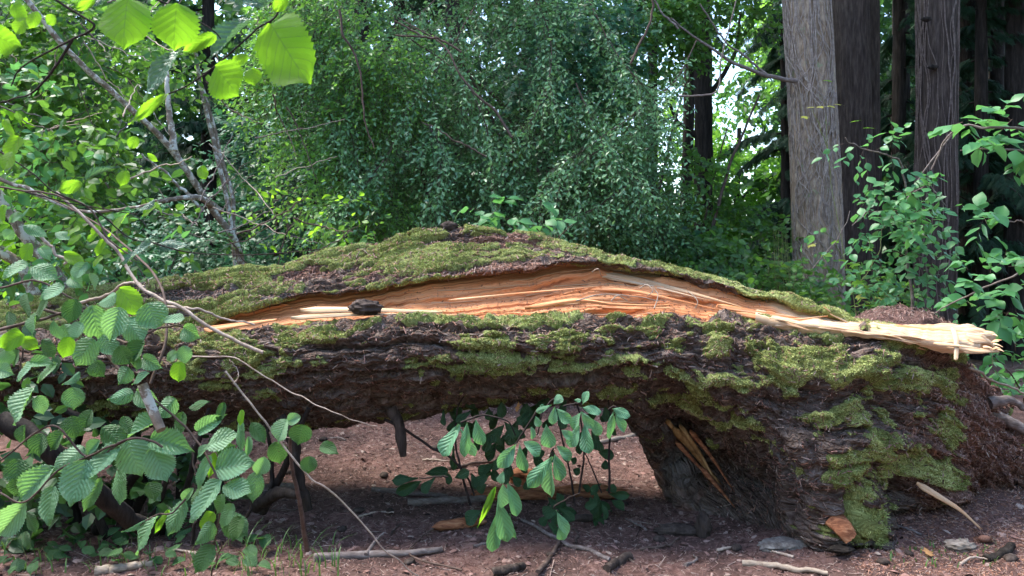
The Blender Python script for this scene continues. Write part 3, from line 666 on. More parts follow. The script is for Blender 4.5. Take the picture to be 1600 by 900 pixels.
# wood blades, slab and splinters: tapered slivers with a fibrous section
def sliver(name, path, w0, w1, th, mat, parent, nsd=9, seed=0, cr=0.8, nseg=40, jagged=True, face=(0, -.6, .8), label=None):
    Pp = catmull(path, nseg) if len(path) > 2 else np.asarray(path[0]) + (np.asarray(path[-1]) - path[0]) * np.linspace(0, 1, nseg)[:, None]
    T = unit(np.gradient(Pp, axis=0)); Z = unit(np.asarray(face) - T * np.sum(np.asarray(face) * T, -1, keepdims=True)); X = np.cross(T, Z)
    s = np.linspace(0, 1, nseg); L = np.linalg.norm(np.diff(Pp, axis=0), axis=1).sum()
    wd = (w0 + (w1 - w0) * s) * np.minimum(1, 0.25 + s * 8)
    a = np.linspace(-1, 1, nsd)
    sh = (vn(a * 3 + seed, 0.5, 0.2, 90 + seed) - .5) if jagged else 0 * a
    off = s[:, None] * (sh * 0.22 * L)[None, :] * (s[:, None] > .6) * (s[:, None] - .6) * 2.5
    top = Pp[:, None] + T[:, None] * off[..., None] + X[:, None] * (a * 1)[None, :, None] * wd[:, None, None] * .5
    thk = th * (1 - a[None] ** 2 * .7) * (1 - .6 * s[:, None]) * (0.75 + 0.6 * vn(s[:, None] * 3 + seed, a[None] * 5, 0.4, 91))
    up = top + Z[:, None] * thk[..., None]; dn = top - Z[:, None] * thk[..., None] * .7
    mb = MB(); uvx = s[:, None] * L + 0 * a[None]; uvy = a[None] * wd[:, None] * .5 + seed
    V = np.concatenate([up, dn[:, ::-1]], 1)
    uv = np.stack([np.concatenate([uvx, uvx], 1), np.concatenate([uvy, uvy[:, ::-1]], 1)], -1).reshape(-1, 2)
    mb.add(V, grid_faces(nseg, nsd * 2, True), 0.5, uv)
    for e in (0, nseg - 1):
        k = np.arange(nsd - 1); b = e * 0; r = V[e]; f = np.stack([k, k + 1, 2 * nsd - 2 - k, 2 * nsd - 1 - k], -1)
        mb.add(r, f, .5, np.zeros((2 * nsd, 2)))
    o = mb.build(name, mat, parent, attrs={'cream': np.full(mb.n, cr)})
    if label: o['label'] = label
    return o
def Wl(pts): return [W(x, y, Y) for x, y, Y in pts]
# pale slab sticking out past the stump on the right
def slab():
    nsd, ns = 26, 120; px = np.linspace(1180, 1538, ns)
    yt = np.interp(px, [1180, 1240, 1310, 1350, 1430, 1500, 1535, 1552], [488, 493, 503, 508, 519, 515, 522, 545])
    yb = np.interp(px, [1180, 1240, 1300, 1400, 1470, 1500, 1552], [497, 510, 516, 526, 541, 544, 545])
    yt = yt + (fbm(px / 14, 3.1, .2, 3, 12) - .5) * 7; yb = yb + (fbm(px / 11, 5.1, .2, 3, 13) - .5) * 6
    t = np.linspace(0, 1, nsd)
    Yl, Yh = 3.98 + .1 * ss(1400, 1552, px), 4.42 + 0 * px
    lo = W(px, yb, Yl); hi = W(px, yt, Yh)
    endj = (vn(t * 9, .3, .2, 14) - .5) * 0.12 + (vn(t * 26, .3, .2, 15) - .5) * .10
    V = lo[:, None] * (1 - t)[None, :, None] + hi[:, None] * t[None, :, None]
    V[..., 0] += endj[None] * ss(1440, 1552, px)[:, None]
    uu = V[..., 0]; vv = t[None] * .4 + 0 * uu
    r = 0.024 * (1 - np.abs(2 * fbm(uu * .7, vv * 14, .2, 2, 16) - 1)) + 0.020 * np.abs(2 * fbm(uu * 1.2, vv * 40, .2, 2, 17) - 1)
    up = V + np.array([0, -.25, 1]) * r[..., None]
    dn = V + np.array([0, 0, -1]) * (0.012 + 0.03 * fbm(uu * 3, vv * 9, .2, 2, 18) * (1 - ss(1480, 1552, px))[:, None])[..., None]
    A_ = np.concatenate([up, dn[:, ::-1]], 1); mb = MB()
    uv = np.stack([np.concatenate([uu, uu], 1), np.concatenate([vv, vv[:, ::-1]], 1)], -1).reshape(-1, 2)
    mb.add(A_, grid_faces(ns, 2 * nsd, True), .5, uv)
    k = np.arange(nsd - 1)
    for e in (0, -1): mb.add(A_[e], np.stack([k, k + 1, 2 * nsd - 2 - k, 2 * nsd - 1 - k], -1), .5, uv[e * 0: 2 * nsd])
    o = mb.build('wood_slab', M['wood'], trunk_root, attrs={'cream': .62 + .5 * (fbm(np.concatenate(mb.v)[:, 0] * 3, np.concatenate(mb.v)[:, 2] * 25, .1, 3, 5) - .3)}); o['label'] = 'pale cream slab of torn wood jutting past the stump'
slab()
sl = [  # path (px,py,Y), w0, w1, th, cream
 ([(1205, 497, 4.0), (1280, 512, 4.0), (1360, 522, 4.05), (1440, 545, 4.05)], .05, .01, .012, .9),
 ([(1335, 520, 4.25), (1310, 497, 4.2), (1288, 480, 4.15)], .035, .004, .008, .9),
 ([(1350, 525, 4.2), (1325, 505, 4.15), (1300, 492, 4.1)], .04, .004, .008, .8),
 ([(1120, 478, 4.1), (1180, 488, 4.1), (1245, 497, 4.1)], .05, .006, .012, .3),
 ([(1150, 490, 4.05), (1230, 500, 4.05), (1290, 494, 4.05)], .04, .004, .01, .4),
 ([(1200, 505, 4.0), (1260, 508, 3.98), (1315, 515, 4.0)], .05, .01, .012, .8),
 ([(470, 485, 4.1), (540, 484, 4.08), (610, 485, 4.08), (690, 488, 4.06)], .055, .012, .010, .75),
 ([(455, 497, 4.03), (540, 492, 4.03), (640, 491, 4.02)], .038, .008, .010, .8),
 ([(320, 516, 4.0), (370, 508, 4.0), (430, 500, 4.0)], .05, .015, .01, 0.0),
 ([(900, 452, 4.2), (980, 454, 4.16), (1060, 470, 4.12), (1120, 484, 4.1)], .03, .008, .01, .3),
 ([(930, 425, 4.3), (1000, 438, 4.25), (1080, 458, 4.2), (1150, 478, 4.15)], .05, .01, .012, 1.0),
 ([(940, 432, 4.28), (1020, 448, 4.22), (1100, 468, 4.15)], .03, .006, .01, .9),
 ([(820, 482, 4.04), (900, 470, 4.05), (960, 476, 4.06), (1040, 478, 4.05)], .035, .01, .012, .2),
 ([(700, 470, 4.12), (820, 458, 4.14), (930, 448, 4.16)], .02, .006, .008, .4),
 ([(1395, 512, 4.3), (1440, 516, 4.3), (1500, 519, 4.3)], .06, .02, .015, .2),
 ([(1488, 512, 4.1), (1494, 530, 4.0), (1494, 562, 3.94)], .03, .02, .006, 1.0),
 ([(1510, 528, 4.1), (1540, 532, 4.1), (1556, 546, 4.1)], .09, .01, .015, .9),
 ([(1500, 545, 4.02), (1530, 548, 4.02), (1558, 549, 4.02)], .07, .01, .012, .9)]
for q, (p, w0, w1, th, cr) in enumerate(sl):
    sliver('splinter', Wl(p), w0, w1, th, M['wood'], trunk_root, seed=q, cr=cr)
for q in range(46):      # small torn spikes along the slab and the lower lip
    if q < 16: x, y, Y = 1552 - 60 * rng.random() ** 2, 522 + 24 * rng.random(), 4.0 + .3 * rng.random(); dx, dy = 6 + 12 * rng.random(), rng.normal() * 3
    elif q < 32: x = 1200 + 280 * rng.random(); y = np.interp(x, [1200, 1300, 1400, 1480], [500, 515, 527, 545]) + rng.normal() * 3; Y = 3.97; dx, dy = 40 + 40 * rng.random(), 7 + 8 * rng.random()
    else: x = 1080 + 240 * rng.random(); y = np.interp(x, [1080, 1200, 1320], [460, 485, 508]); Y = 4.25; dx, dy = 30 + 50 * rng.random(), -2 + 14 * rng.random()
    sliver('splinter', Wl([(x, y, Y + .02), (x + dx * .5, y + dy * .5 - 1, Y), (x + dx, y + dy, Y - .02)]), .02 + .02 * rng.random(), .002, .005, M['wood'], trunk_root, 5, 60 + q, .5 + .5 * rng.random(), 14, False)
# curled fibres lying over the wood
for q, p in enumerate([[(1022, 482, 4.0), (1028, 462, 4.05), (1020, 448, 4.08)], [(1000, 450, 4.1), (1012, 445, 4.08), (1020, 455, 4.05), (1012, 462, 4.06)], [(925, 425, 4.2), (935, 420, 4.15), (940, 432, 4.2)],
                       [(900, 470, 4.0), (940, 460, 4.05), (985, 462, 4.05), (1030, 470, 4.05)], [(955, 470, 4.0), (965, 462, 4.0), (980, 470, 4.02)], [(1075, 455, 4.1), (1090, 470, 4.05), (1085, 482, 4.05)]]):
    mb = MB(); tube(mb, Wl(p), .0035, .002, 5, wob=.004, seed=q); mb.build('wood_fibre', M['pale_stick'], trunk_root)
# dark bark knot lying in the split, bark stub under the trunk, torn flank wood
def lumpy(mb, c, r, seed, nu=18, nv=14, amp=.35, freq=2.2, ex=(1, 1, 1), rnd=.5):
    th = np.linspace(0, 2 * np.pi, nu, endpoint=False); ph = np.linspace(0.02, np.pi - .02, nv)
    PHI, TH = np.meshgrid(ph, th, indexing='ij')
    d = np.stack([np.sin(PHI) * np.cos(TH), np.sin(PHI) * np.sin(TH), np.cos(PHI)], -1)
    k = 1 + amp * 2 * (fbm(d[..., 0] * freq + seed * 5.1, d[..., 1] * freq, d[..., 2] * freq, 4, 21) - .5)
    V = np.asarray(c) + d * k[..., None] * r * np.asarray(ex)
    mb.add(V, grid_faces(nv, nu, True), rnd, np.stack([TH * r, PHI * r], -1).reshape(-1, 2))
mb = MB(); lumpy(mb, W(571, 480, 4.0), .068, 1, 50, 34, .4, 2.6, (1.3, .7, .58))
o = mb.build('bark_knot', M['brown_bark'], trunk_root)
mb = MB(); tube(mb, Wl([(612, 640, 4.15), (623, 662, 4.12), (628, 690, 4.1), (631, 713, 4.1)]), .042, .016, 10, 24, rough=.5, seed=3)
mb.build('broken_branch_stub', M['brown_bark'], trunk_root)['label'] = 'broken rotten stub hanging below the trunk'
for q, (p, w0, w1, m) in enumerate([
    ([(1052, 668, 4.36), (1078, 696, 4.38), (1100, 725, 4.38), (1122, 752, 4.36)], .06, .012, 'yellow_rot'), ([(1062, 664, 4.34), (1088, 700, 4.34), (1112, 740, 4.32)], .035, .008, 'yellow_rot'),
    ([(1056, 690, 4.38), (1080, 716, 4.38), (1106, 744, 4.38)], .03, .008, 'rot'), ([(1078, 672, 4.30), (1110, 712, 4.30), (1142, 760, 4.28)], .03, .006, 'rot'), ([(1095, 730, 4.34), (1125, 765, 4.32), (1146, 790, 4.3)], .03, .006, 'rot'),
    ([(1040, 655, 4.36), (1058, 676, 4.38), (1072, 694, 4.38)], .03, .006, 'yellow_rot')]):
    sliver('rotten_strip', Wl(p), w0, w1, .02, M[m], trunk_root, seed=30 + q, face=(-.4, -.8, -.1))
# low root spurs reaching the ground at the stump
for q, (p, r0, r1) in enumerate([
    ([(1330, 760, 3.98), (1345, 800, 3.92), (1352, 828, 3.88), (1356, 846, 3.86)], .085, .05),
    ([(1010, 640, 4.5), (1055, 700, 4.62), (1085, 760, 4.62), (1120, 800, 4.55)], .10, .13)]):
    mb = MB(); tube(mb, Wl(p), r0, r1, 56, 110, rough=.2, seed=q * 4 + 1, wob=.03)
    V = mb.v[0]; V2 = V.reshape(110, 56, 3); c = V2.mean(1, keepdims=True); nn = unit(V2 - c)
    a_ = np.linspace(0, 2 * np.pi, 56)[None]; l_ = np.linspace(0, 1, 110)[:, None]
    qx = V2[..., 0] / V2[..., 1] * F + 800; qy = HY + (H - V2[..., 2]) / V2[..., 1] * F
    wx, wy, wz = V2[..., 0] + .08 * (fbm(V2[..., 0] * 4, V2[..., 1] * 4, V2[..., 2] * 4, 3, 78) - .5), V2[..., 1], V2[..., 2]
    mk = ss(.47, .56, fbm(wx * 4, wy * 4, wz * 3.4, 5, 81, .6) + .10) * (q == 0) + .3 * 0
    fr_ = ss(0, .4, np.abs(2 * fbm(wx * 11, wy * 11, wz * 1.3, 2, 80) - 1)); d = .022 * fr_ + .12 * (fbm(wx * 6, wy * 6, wz * 6, 4, 79) - .5) + .045 * fbm(wx * 26, wy * 26, wz * 20, 3, 82) + .03 * mk * fbm(wx * 14, wy * 14, wz * 14, 2, 83)
    V2 = V2 + nn * d[..., None]; mb.v[0] = V2.reshape(-1, 3)
    z = np.zeros(mb.n - 56 * 110)
    du_ = ss(.48, .6, fbm(wx * 5, wy * 5, wz * 5, 4, 84) + .0) * (1 - mk)
    gy_ = ss(.45, .6, fbm(wx * 4, wy * 4, wz * 4, 3, 85) + .06 * (q == 1))
    mb.build('root', M['trunk'], trunk_root, attrs={'moss': np.concatenate([mk.ravel(), z]), 'duff': np.concatenate([du_.ravel(), z]), 'grey': np.concatenate([gy_.ravel(), z])})
    if q == 0:
        wt = mk.ravel() + 1e-6; k = rng.choice(len(wt), 9000, p=wt / wt.sum()); P = V2.reshape(-1, 3)[k] + rng.normal(size=(9000, 3)) * .006; N = nn.reshape(-1, 3)[k]
        d_ = unit(N + rng.normal(size=N.shape) * .65); X, Y, Z = rframes(d_, rng.normal(size=N.shape)); mb = MB()
        scatter(mb, tv, np.array([[0, 1, 2]]), P, X * .004, Y * .013, Z * .01, np.clip(.4 + .3 * rng.normal(size=9000), 0, 1))
        mb.build('root_moss', M['moss'], trunk_root, False, 'stuff')
# orange broken root end and grey bark flake beside it
for q, (p, w0, w1, m_, cr_) in enumerate([([(1300, 808, 3.80), (1318, 826, 3.74), (1330, 842, 3.72)], .115, .075, 'rot', .05)]):
    o = sliver('broken_root', Wl(p), w0, w1, .03, M[m_], trunk_root, seed=70 + q, cr=cr_, face=(.25, -.9, .2))
    if q == 0: o['label'] = 'orange broken root end at the foot of the stump'
mb = MB(); lumpy(mb, W(1315, 858, 3.72), .055, 10, 40, 20, .35, 3, (1.1, .6, .28)); mb.build('bark_flap', M['dark_bark'], trunk_root)
mb = MB(); lumpy(mb, W(702, 353, 4.66), .032, 12, 30, 20, .5, 3, (1.5, .6, .8)); mb.build('crest_knot', M['brown_bark'], trunk_root)
# splinter of pale wood hanging from the stump to the ground
sliver('long_splinter', Wl([(1432, 755, 3.98), (1470, 778, 3.92), (1500, 797, 3.9), (1530, 824, 3.92)]), .045, .012, .012, M['wood'], trunk_root, seed=55, cr=.6)

# ------------------------------------------------------------------ forest floor litter (stuff)
def ground_pts(n, x0, x1, y0, y1):
    x = x0 + (x1 - x0) * rng.random(n); y = y0 + (y1 - y0) * rng.random(n)
    e = .01; z = ground_h(x, y); nx = -(ground_h(x + e, y) - z) / e; ny = -(ground_h(x, y + e) - z) / e
    return np.stack([x, y, z], -1), unit(np.stack([nx * .6, ny * .6, np.ones(n)], -1))
P, N = ground_pts(90000, -3.2, 3.6, 3.2, 7.8)
needles(P, N, .008, .042, .0030, M['litter'], 'ground_litter', None, .3)
P, N = ground_pts(9000, -3.2, 3.6, 3.2, 7.8)
def chips(P, N, s0, s1, mat, name):
    n = len(P); r = rng.normal(size=(n, 3)); X, Y, Z = rframes(r - N * np.sum(r * N, -1, keepdims=True), N + rng.normal(size=(n, 3)) * .35)
    a = np.linspace(0, 2 * np.pi, 5, endpoint=False); tv_ = np.vstack([np.stack([np.cos(a), np.sin(a) * .7, 0 * a - .15], -1), [[.1, 0, .35]]])
    tf_ = np.array([[k, (k + 1) % 5, 5] for k in range(5)]); s = (s0 + (s1 - s0) * rng.random((n, 1)) ** 3)
    mb = MB(); scatter(mb, tv_, tf_, P + N * .003, X * s, Y * s * (0.5 + rng.random((n, 1))), Z * s * .6, rng.random(n)); return mb.build(name, mat, None, False, 'stuff')
chips(P, N, .005, .030, M['litter'], 'bark_chips')
P, N = ground_pts(1600, -3.2, 3.6, 3.3, 7.5)
needles(P, N, .05, .16, .0042, M['litter'], 'fine_twigs', None, .12)
P, N = ground_pts(15000, 1.2, 3.4, 3.3, 4.6)
P = P[(P[:, 0] > 1.6)]; N = N[:len(P)]
needles(P, N, .008, .035, .0036, M['redlitter'], 'red_needle_carpet', None, .3)

P, N = ground_pts(1500, -3.2, 3.6, 3.3, 7.6)
r_ = rng.normal(size=P.shape); X, Y, Z = rframes(r_ - N * np.sum(r_ * N, -1, keepdims=True), N + rng.normal(size=P.shape) * .45); s_ = .012 + .035 * rng.random((len(P), 1)) ** 2
mb = MB(); scatter(mb, OV[0] * [1, 1, 2.5], OV[1], P + N * .004, X * s_, Y * s_, Z * s_, rng.random(len(P)) ** 1.5); mb.build('leaf_scraps', M['litter'], None, False, 'stuff')
# ------------------------------------------------------------------ sticks, chips and other things on the ground
def stick(pts, r0, r1, mat, label, name='fallen_stick', cat='stick', group='sticks lying on the forest floor', lift=0.012, sides=9, wob=.012, side_twigs=()):
    P = []
    for k, p in enumerate(pts):
        q = W0(p[0], p[1]); q[2] += lift + (p[2] if len(p) > 2 else 0); P.append(q)
    mb = MB(); tube(mb, P, r0, r1, sides, 36, rough=.25, wob=wob, seed=len(label))
    for (t, dx, dy, dz_) in side_twigs:
        b = P[0] + (P[-1] - P[0]) * t; tube(mb, [b, b + np.array([dx, dy, dz_]) * .5 + [0, 0, .01], b + np.array([dx, dy, dz_])], r1 * .8, r1 * .3, 6)
    o = mb.build(name, mat); tag(o, label, cat, group); return o
stick([(582, 768), (640, 774), (700, 779)], .018, .013, M['stick'], 'slim grey stick lying behind the thicker one under the trunk', side_twigs=[(.3, .1, .08, .02)])
stick([(637, 788), (700, 787), (758, 786)], .024, .020, M['stick'], 'thick grey broken stick lying under the leafy plant')
stick([(490, 877), (560, 872), (630, 866), (690, 862)], .026, .014, M['stick'], 'long grey branch lying in front of the arch beside grass', side_twigs=[(.4, .05, .2, .03)])
stick([(815, 815), (880, 850), (952, 877)], .008, .012, M['stick'], 'thin straight stick slanting away below the hanging leaves')
stick([(840, 898), (855, 878), (876, 846)], .012, .009, M['twig'], 'short brown stick standing out toward the viewer under the plant')
stick([(770, 899), (795, 894), (818, 889)], .022, .018, M['brown_bark'], 'stubby dark stick at the bottom edge of the photo')
stick([(948, 893), (962, 884), (982, 872)], .02, .022, M['brown_bark'], 'short brown chunk of branch near the bottom edge')
stick([(1160, 884), (1220, 890), (1290, 899)], .017, .010, M['pale_stick'], 'flat pale splintered stick in front of the stump')
stick([(1040, 762), (1062, 785), (1110, 800), (1188, 799)], .016, .012, M['stick'], 'curved grey branch at the dark foot of the stump', lift=.03)
stick([(150, 897), (190, 892), (238, 884)], .026, .014, M['pale_stick'], 'pale bleached stick at the lower left among leaves')
stick([(1540, 878), (1565, 868), (1580, 862)], .02, .02, M['dark_bark'], 'short blackened stick in the needles at lower right')
stick([(1000, 862), (1040, 856), (1062, 842)], .008, .005, M['twig'], 'thin dark twig lying before the stump')
stick([(905, 700), (960, 690), (1008, 680)], .022, .016, M['pale_stick'], 'pale branch lying far behind the arch')
stick([(700, 735), (745, 726), (790, 722)], .012, .01, M['twig'], 'dark twig lying on the lit floor behind the plant')
stick([(722, 895), (640, 870), (690, 822), (790, 776)], .005, .003, M['twig'], 'very thin bent twig curving before the fallen sticks')
TWL = ['loose twig on the floor right below the left end of the arch opening', 'loose twig in front of the arch, just above the long grey branch', 'loose twig right of the hanging leaves, before the dark stump foot', 'loose pale twig before the curved grey branch at the stump', 'twig on the red needles just right of the orange broken root', 'twig pointing away on the red needles below the long pale splinter', 'twig at the bottom right edge near the blackened stick', 'twig on the lit floor behind the dark crooked stems', 'twig on the lit floor under the hanging stub', 'twig on the lit floor left of the hanging plant', 'twig crossing the slanting stick under the plant', 'small twig left of the short brown stick under the plant', 'dry twig among small leaves in front of the hazel stems', 'dry twig beside the old broken log at left', 'small twig above the pale splintered stick at the bottom', 'little twig just below the light grey bark flake']
for q, (x, y, L_, a) in enumerate([(560, 810, .2, .3), (610, 838, .15, 1.2), (1010, 830, .2, 2), (1120, 862, .16, .5), (1390, 860, .18, 1.0), (1440, 838, .22, 2.2), (1500, 885, .2, .2), (480, 720, .2, .9), (540, 690, .25, 2.6), (660, 720, .2, .1),
                               (900, 850, .2, 1.6), (740, 855, .25, .6), (320, 870, .25, 2.8), (420, 800, .2, .2), (1070, 885, .15, 1.1), (1240, 872, .12, 2.4)]):
    b = W0(x, y); e = b + np.array([math.cos(a), math.sin(a), 0]) * L_; e[2] = float(ground_h(np.array(e[0]), np.array(e[1])))
    mb = MB(); mid = (b + e) / 2 + np.array([rng.normal() * .02, rng.normal() * .02, .014]); b[2] += .006; e[2] += .006
    tube(mb, [b, mid, e], .006 + .004 * rng.random(), .003, 7, 20, rough=.3, wob=.01, seed=q)
    o = mb.build('twig', M[['dry_twig', 'twig', 'stick'][q % 3]]); tag(o, TWL[q], 'twig', 'loose twigs on the floor')
def chunk(x, y, r, ex, mat, name, label, cat, seed, tilt=0, lift=.5, freq=2.2, amp=.35, sub=(30, 20), group=None):
    p = W0(x, y); mb = MB(); lumpy(mb, (0, 0, 0), r, seed, *sub, amp, freq, ex)
    V = mb.v[0]; c, s = math.cos(tilt), math.sin(tilt); V = np.stack([V[:, 0] * c - V[:, 1] * s, V[:, 0] * s + V[:, 1] * c, V[:, 2]], -1); mb.v[0] = V + p + np.array([0, 0, r * ex[2] * lift])
    o = mb.build(name, mat); return tag(o, label, cat, group)
chunk(810, 778, .16, (1.6, .5, .28), M['rot'], 'rotten_log', 'orange-brown rotten log piece lying behind the leafy plant', 'log', 3, .05)
chunk(920, 775, .15, (1.4, .5, .3), M['rot'], 'rotten_log', 'second rotten orange log piece nearer the stump, behind the stems', 'log', 4, -.1)
chunk(820, 755, .12, (.9, .4, .55), M['rot'], 'rotten_wood_piece', 'light orange wood fragment standing behind the hanging leaves', 'wood fragment', 5)
chunk(720, 822, .09, (1.6, .45, .3), M['rot'], 'bark_strip', 'reddish bark strip leaning under the yellow hanging leaf', 'bark piece', 6, .3)
chunk(1225, 852, .12, (1.2, .6, .22), M['greybark_piece'], 'bark_flake', 'light grey bark flake at the foot of the stump', 'bark piece', 7, .2, amp=.3, freq=2.6, sub=(60, 40), lift=.1)
chunk(1098, 838, .07, (.6, .5, 1.2), M['brown_bark'], 'bark_chunk', 'upright brown bark chunk left of the stump foot', 'bark piece', 8, amp=.4, freq=4)
chunk(1500, 858, .055, (1.3, .8, .5), M['pale_stick'], 'fungus_flake', 'cream crumpled flake lying on the needles at lower right', 'flake', 9, amp=.6, freq=4)
chunk(1060, 832, .08, (1.6, .7, .35), M['brown_bark'], 'bark_slab', 'flat dark bark slab lying before the stump foot', 'bark piece', 14, amp=.4, freq=4)
chunk(905, 812, .07, (2.2, .4, .25), M['brown_bark'], 'dark_log_piece', 'dark log piece half hidden below the leafy plant', 'log', 15)
chunk(420, 775, .12, (1.5, .5, .4), M['stick'], 'old_log', 'old broken log lying behind the hazel stems at left', 'log', 16, .5, amp=.4)
BPL = ['bark crumb on the floor left of the longer grey branch', 'dark bark crumb just behind the grey branch end', 'bark crumb between the stub and the grey branch', 'bark crumb before the flat dark bark slab', 'bark crumb in front of the light grey bark flake', 'bark crumb on the red needles below the mossy root', "little bark crumb near the slanting stick's lower end", 'bark crumb far behind, under the left part of the arch', 'bark crumb behind the two grey sticks', 'bark crumb deep behind the arch near the plant', 'bark crumb beyond the tip of the long grey branch', 'bark crumb beside the rotten log nearer the stump', 'bark crumb between the broken root and the cream flake', 'bark crumb at the lower right photo corner', 'bark crumb behind the dark thicket stems']
for q, (x, y, r) in enumerate([(560, 800, .03), (535, 830, .025), (610, 800, .022), (1030, 845, .03), (1150, 858, .03), (1420, 865, .02), (860, 868, .018), (505, 690, .03), (600, 745, .03), (680, 700, .03), (640, 880, .025), (975, 790, .03), (1380, 880, .025), (1580, 875, .03), (450, 740, .03)]):
    chunk(x, y, r, (1.2, .9, .6), M['brown_bark'], 'bark_piece', BPL[q], 'bark piece', 40 + q, q, sub=(12, 8), group='small bark pieces on the floor')
# fir cone with scales
cr = thing('fir_cone', 'reddish brown fir cone lying in the needles at lower right', 'cone', W0(1538, 848))
mb = MB(); cb = W0(1538, 848) + np.array([0, 0, .02]); lumpy(mb, cb, .017, 2, 12, 8, .05, 1, (2.0, 1, 1)); mb.build('core', M['redlitter'], cr)
mb = MB()
for k in range(70):
    t = k / 70; a = k * 2.4; rr = .02 * math.sin(math.pi * min(.95, t * .9 + .08)) + .004; ctr = cb + np.array([(t - .5) * .09, 0, 0])
    d = np.array([-.6, math.cos(a), math.sin(a)]); X, Y, Z = rframes(d[None], np.array([[1, 0, 0.]]))
    scatter(mb, np.array([[-.5, 0, 0], [.5, 0, 0], [0, 1, .1], [0, .5, .25]]), np.array([[0, 1, 3], [1, 2, 3], [2, 0, 3]]), (ctr + d * rr * .4)[None], X * .012, Y * .014, Z * .012, np.array([.4 + .5 * random.random()]))
mb.build('scales', M['redlitter'], cr)
# dead leaves
for q, (x, y, s, key, lab) in enumerate([(1455, 874, .06, 'maple_y', 'curled yellow maple leaf lying on the needles'), (1460, 845, .04, 'maple_y', 'small pinkish dead leaf beside the stump foot'), (808, 648, .05, 'maple_y', 'orange dead leaf caught among stems under the trunk')]):
    b = W0(x, y) if y > 700 else W(x, y, 3.9); o = bpy.data.objects.new('dead_leaf', LM[key][0].copy()); o.data.materials[0] = M['dead']; COL.objects.link(o)
    o.location = tuple(b + np.array([0, 0, .015])); o.scale = (s * 1.3,) * 3; o.rotation_euler = (.3 if y > 700 else 1.3, .2, q * 2.0); tag(o, lab, 'leaf')

# duff heaps behind the stump (right)
for q, (x, y, Y, r, ex, lab) in enumerate([(1405, 520, 4.95, .27, (1.3, .8, .55), 'mound of brown needles behind the pale wood slab'),
                                      (1330, 520, 4.9, .14, (1.2, .8, .5), 'small needle heap between the bark sheet and the larger mound')]):
    mb = MB(); lumpy(mb, W(x, y, Y), r, 11 + q, 80, 50, .22, 3, ex)
    V = mb.v[0]; V += .02 * (fbm(V[:, 0] * 25, V[:, 1] * 25, V[:, 2] * 25, 3, 5)[:, None] - .5)
    root = thing('needle_mound', lab, 'mound', W(x, y, Y) - np.array([0, 0, r * .5]))
    mb.build('mound_core', M['ground'], root, attrs={'far': np.zeros(mb.n)})
    k = rng.choice(len(V), 5000); nn = unit(V - V.mean(0)); needles(V[k] + rng.normal(size=(5000, 3)) * .008, nn[k], .01, .05, .004, M['litter'], 'needle_cover', root)

# ------------------------------------------------------------------ plant and tree builders
def leafset(mb_leaf, mb_twig, P0, D, L, nl, tmpl, lsize, droop=.3, spread=.9, tilt=.5, wd=1.0, tone=None, twr=.002, flat=.7, toward=0.0):
    """twigs starting at P0 in direction D with nl leaves each, alternately placed"""
    n = len(P0); D = unit(D); L = np.broadcast_to(L, (n,)).astype(float)
    s = (np.arange(nl) + 1) / nl; s = s[None] + rng.normal(size=(n, nl)) * .03
    down = np.array([0, 0, -1.0])
    pos = P0[:, None] + D[:, None] * (s * L[:, None])[..., None] + down * (droop * s ** 2 * L[:, None])[..., None]
    tan = unit(D[:, None] + down * (2 * droop * s)[..., None])
    side = unit(np.cross(tan, np.array([0, 0, 1.0]) + rng.normal(size=(n, 1, 3)) * .4))
    sg = np.where(np.arange(nl) % 2 == 0, 1, -1)[None, :, None]
    ld = unit(tan * .7 + side * sg * spread + rng.normal(size=(n, nl, 3)) * .25 + down * .15)
    nr = unit(np.array([0, -toward, flat]) + rng.normal(size=(n, nl, 3)) * tilt)
    X, Y, Z = rframes(ld.reshape(-1, 3), nr.reshape(-1, 3))
    sz = lsize * (0.6 + 0.7 * rng.random(n * nl))[:, None]
    tn = rng.random(n)[:, None] * .55 + rng.random((n, nl)) * .45 if tone is None else np.clip(tone[:, None] + .25 * rng.normal(size=(n, nl)), 0, 1)
    scatter(mb_leaf, tmpl[0], tmpl[1], pos.reshape(-1, 3), X * sz * wd, Y * sz, Z * sz, tn.reshape(-1))
    if mb_twig is not None:
        ts = np.array([0, .35, .7, 1.0]); c = P0[:, None] + D[:, None] * (ts * L[:, None])[..., None] + down * (droop * ts ** 2 * L[:, None])[..., None]
        e1 = unit(np.cross(D, [0.1, .2, 1.0])); e2 = np.cross(D, e1); a = np.arange(3) * 2.094
        rad = twr * np.array([1, .8, .55, .3])
        V = c[:, :, None] + rad[None, :, None, None] * (np.cos(a)[None, None, :, None] * e1[:, None, None] + np.sin(a)[None, None, :, None] * e2[:, None, None])
        gf = grid_faces(4, 3, True); Fc = (gf[None] + (np.arange(n) * 12)[:, None, None]).reshape(-1, 4)
        mb_twig.add(V.reshape(-1, 3), Fc, .5)
    return pos, ld, nr

def blob_pts(n, blobs, thr=.46, freq=1.1, seed=0, shell=.5, oct=3):
    """points in ellipsoids (x,y,z,rx,ry,rz,weight), thinned by noise so that gaps and clumps form"""
    out = []; outc = []
    wts = np.array([b[6] * b[3] * b[4] * b[5] for b in blobs]); wts = wts / wts.sum(); need = n
    while need > 0:
        m = need * 3 + 100; k = rng.choice(len(blobs), m, p=wts); B = np.array([b[:6] for b in blobs])[k]
        d = unit(rng.normal(size=(m, 3))); r = rng.random((m, 1)) ** (1 / 3); r = r * (1 - shell) + shell * r ** .4
        p = B[:, :3] + d * r * B[:, 3:6]
        keep = fbm(p[:, 0] * freq, p[:, 1] * freq, p[:, 2] * freq, oct, 100 + seed) + .06 * rng.normal(size=m) > thr
        p = p[keep][:need]; out.append(p); outc.append(B[keep][:need][:, :3]); need -= len(p)
        if len(p) == 0: thr -= .05
    return np.concatenate(out), np.concatenate(outc)

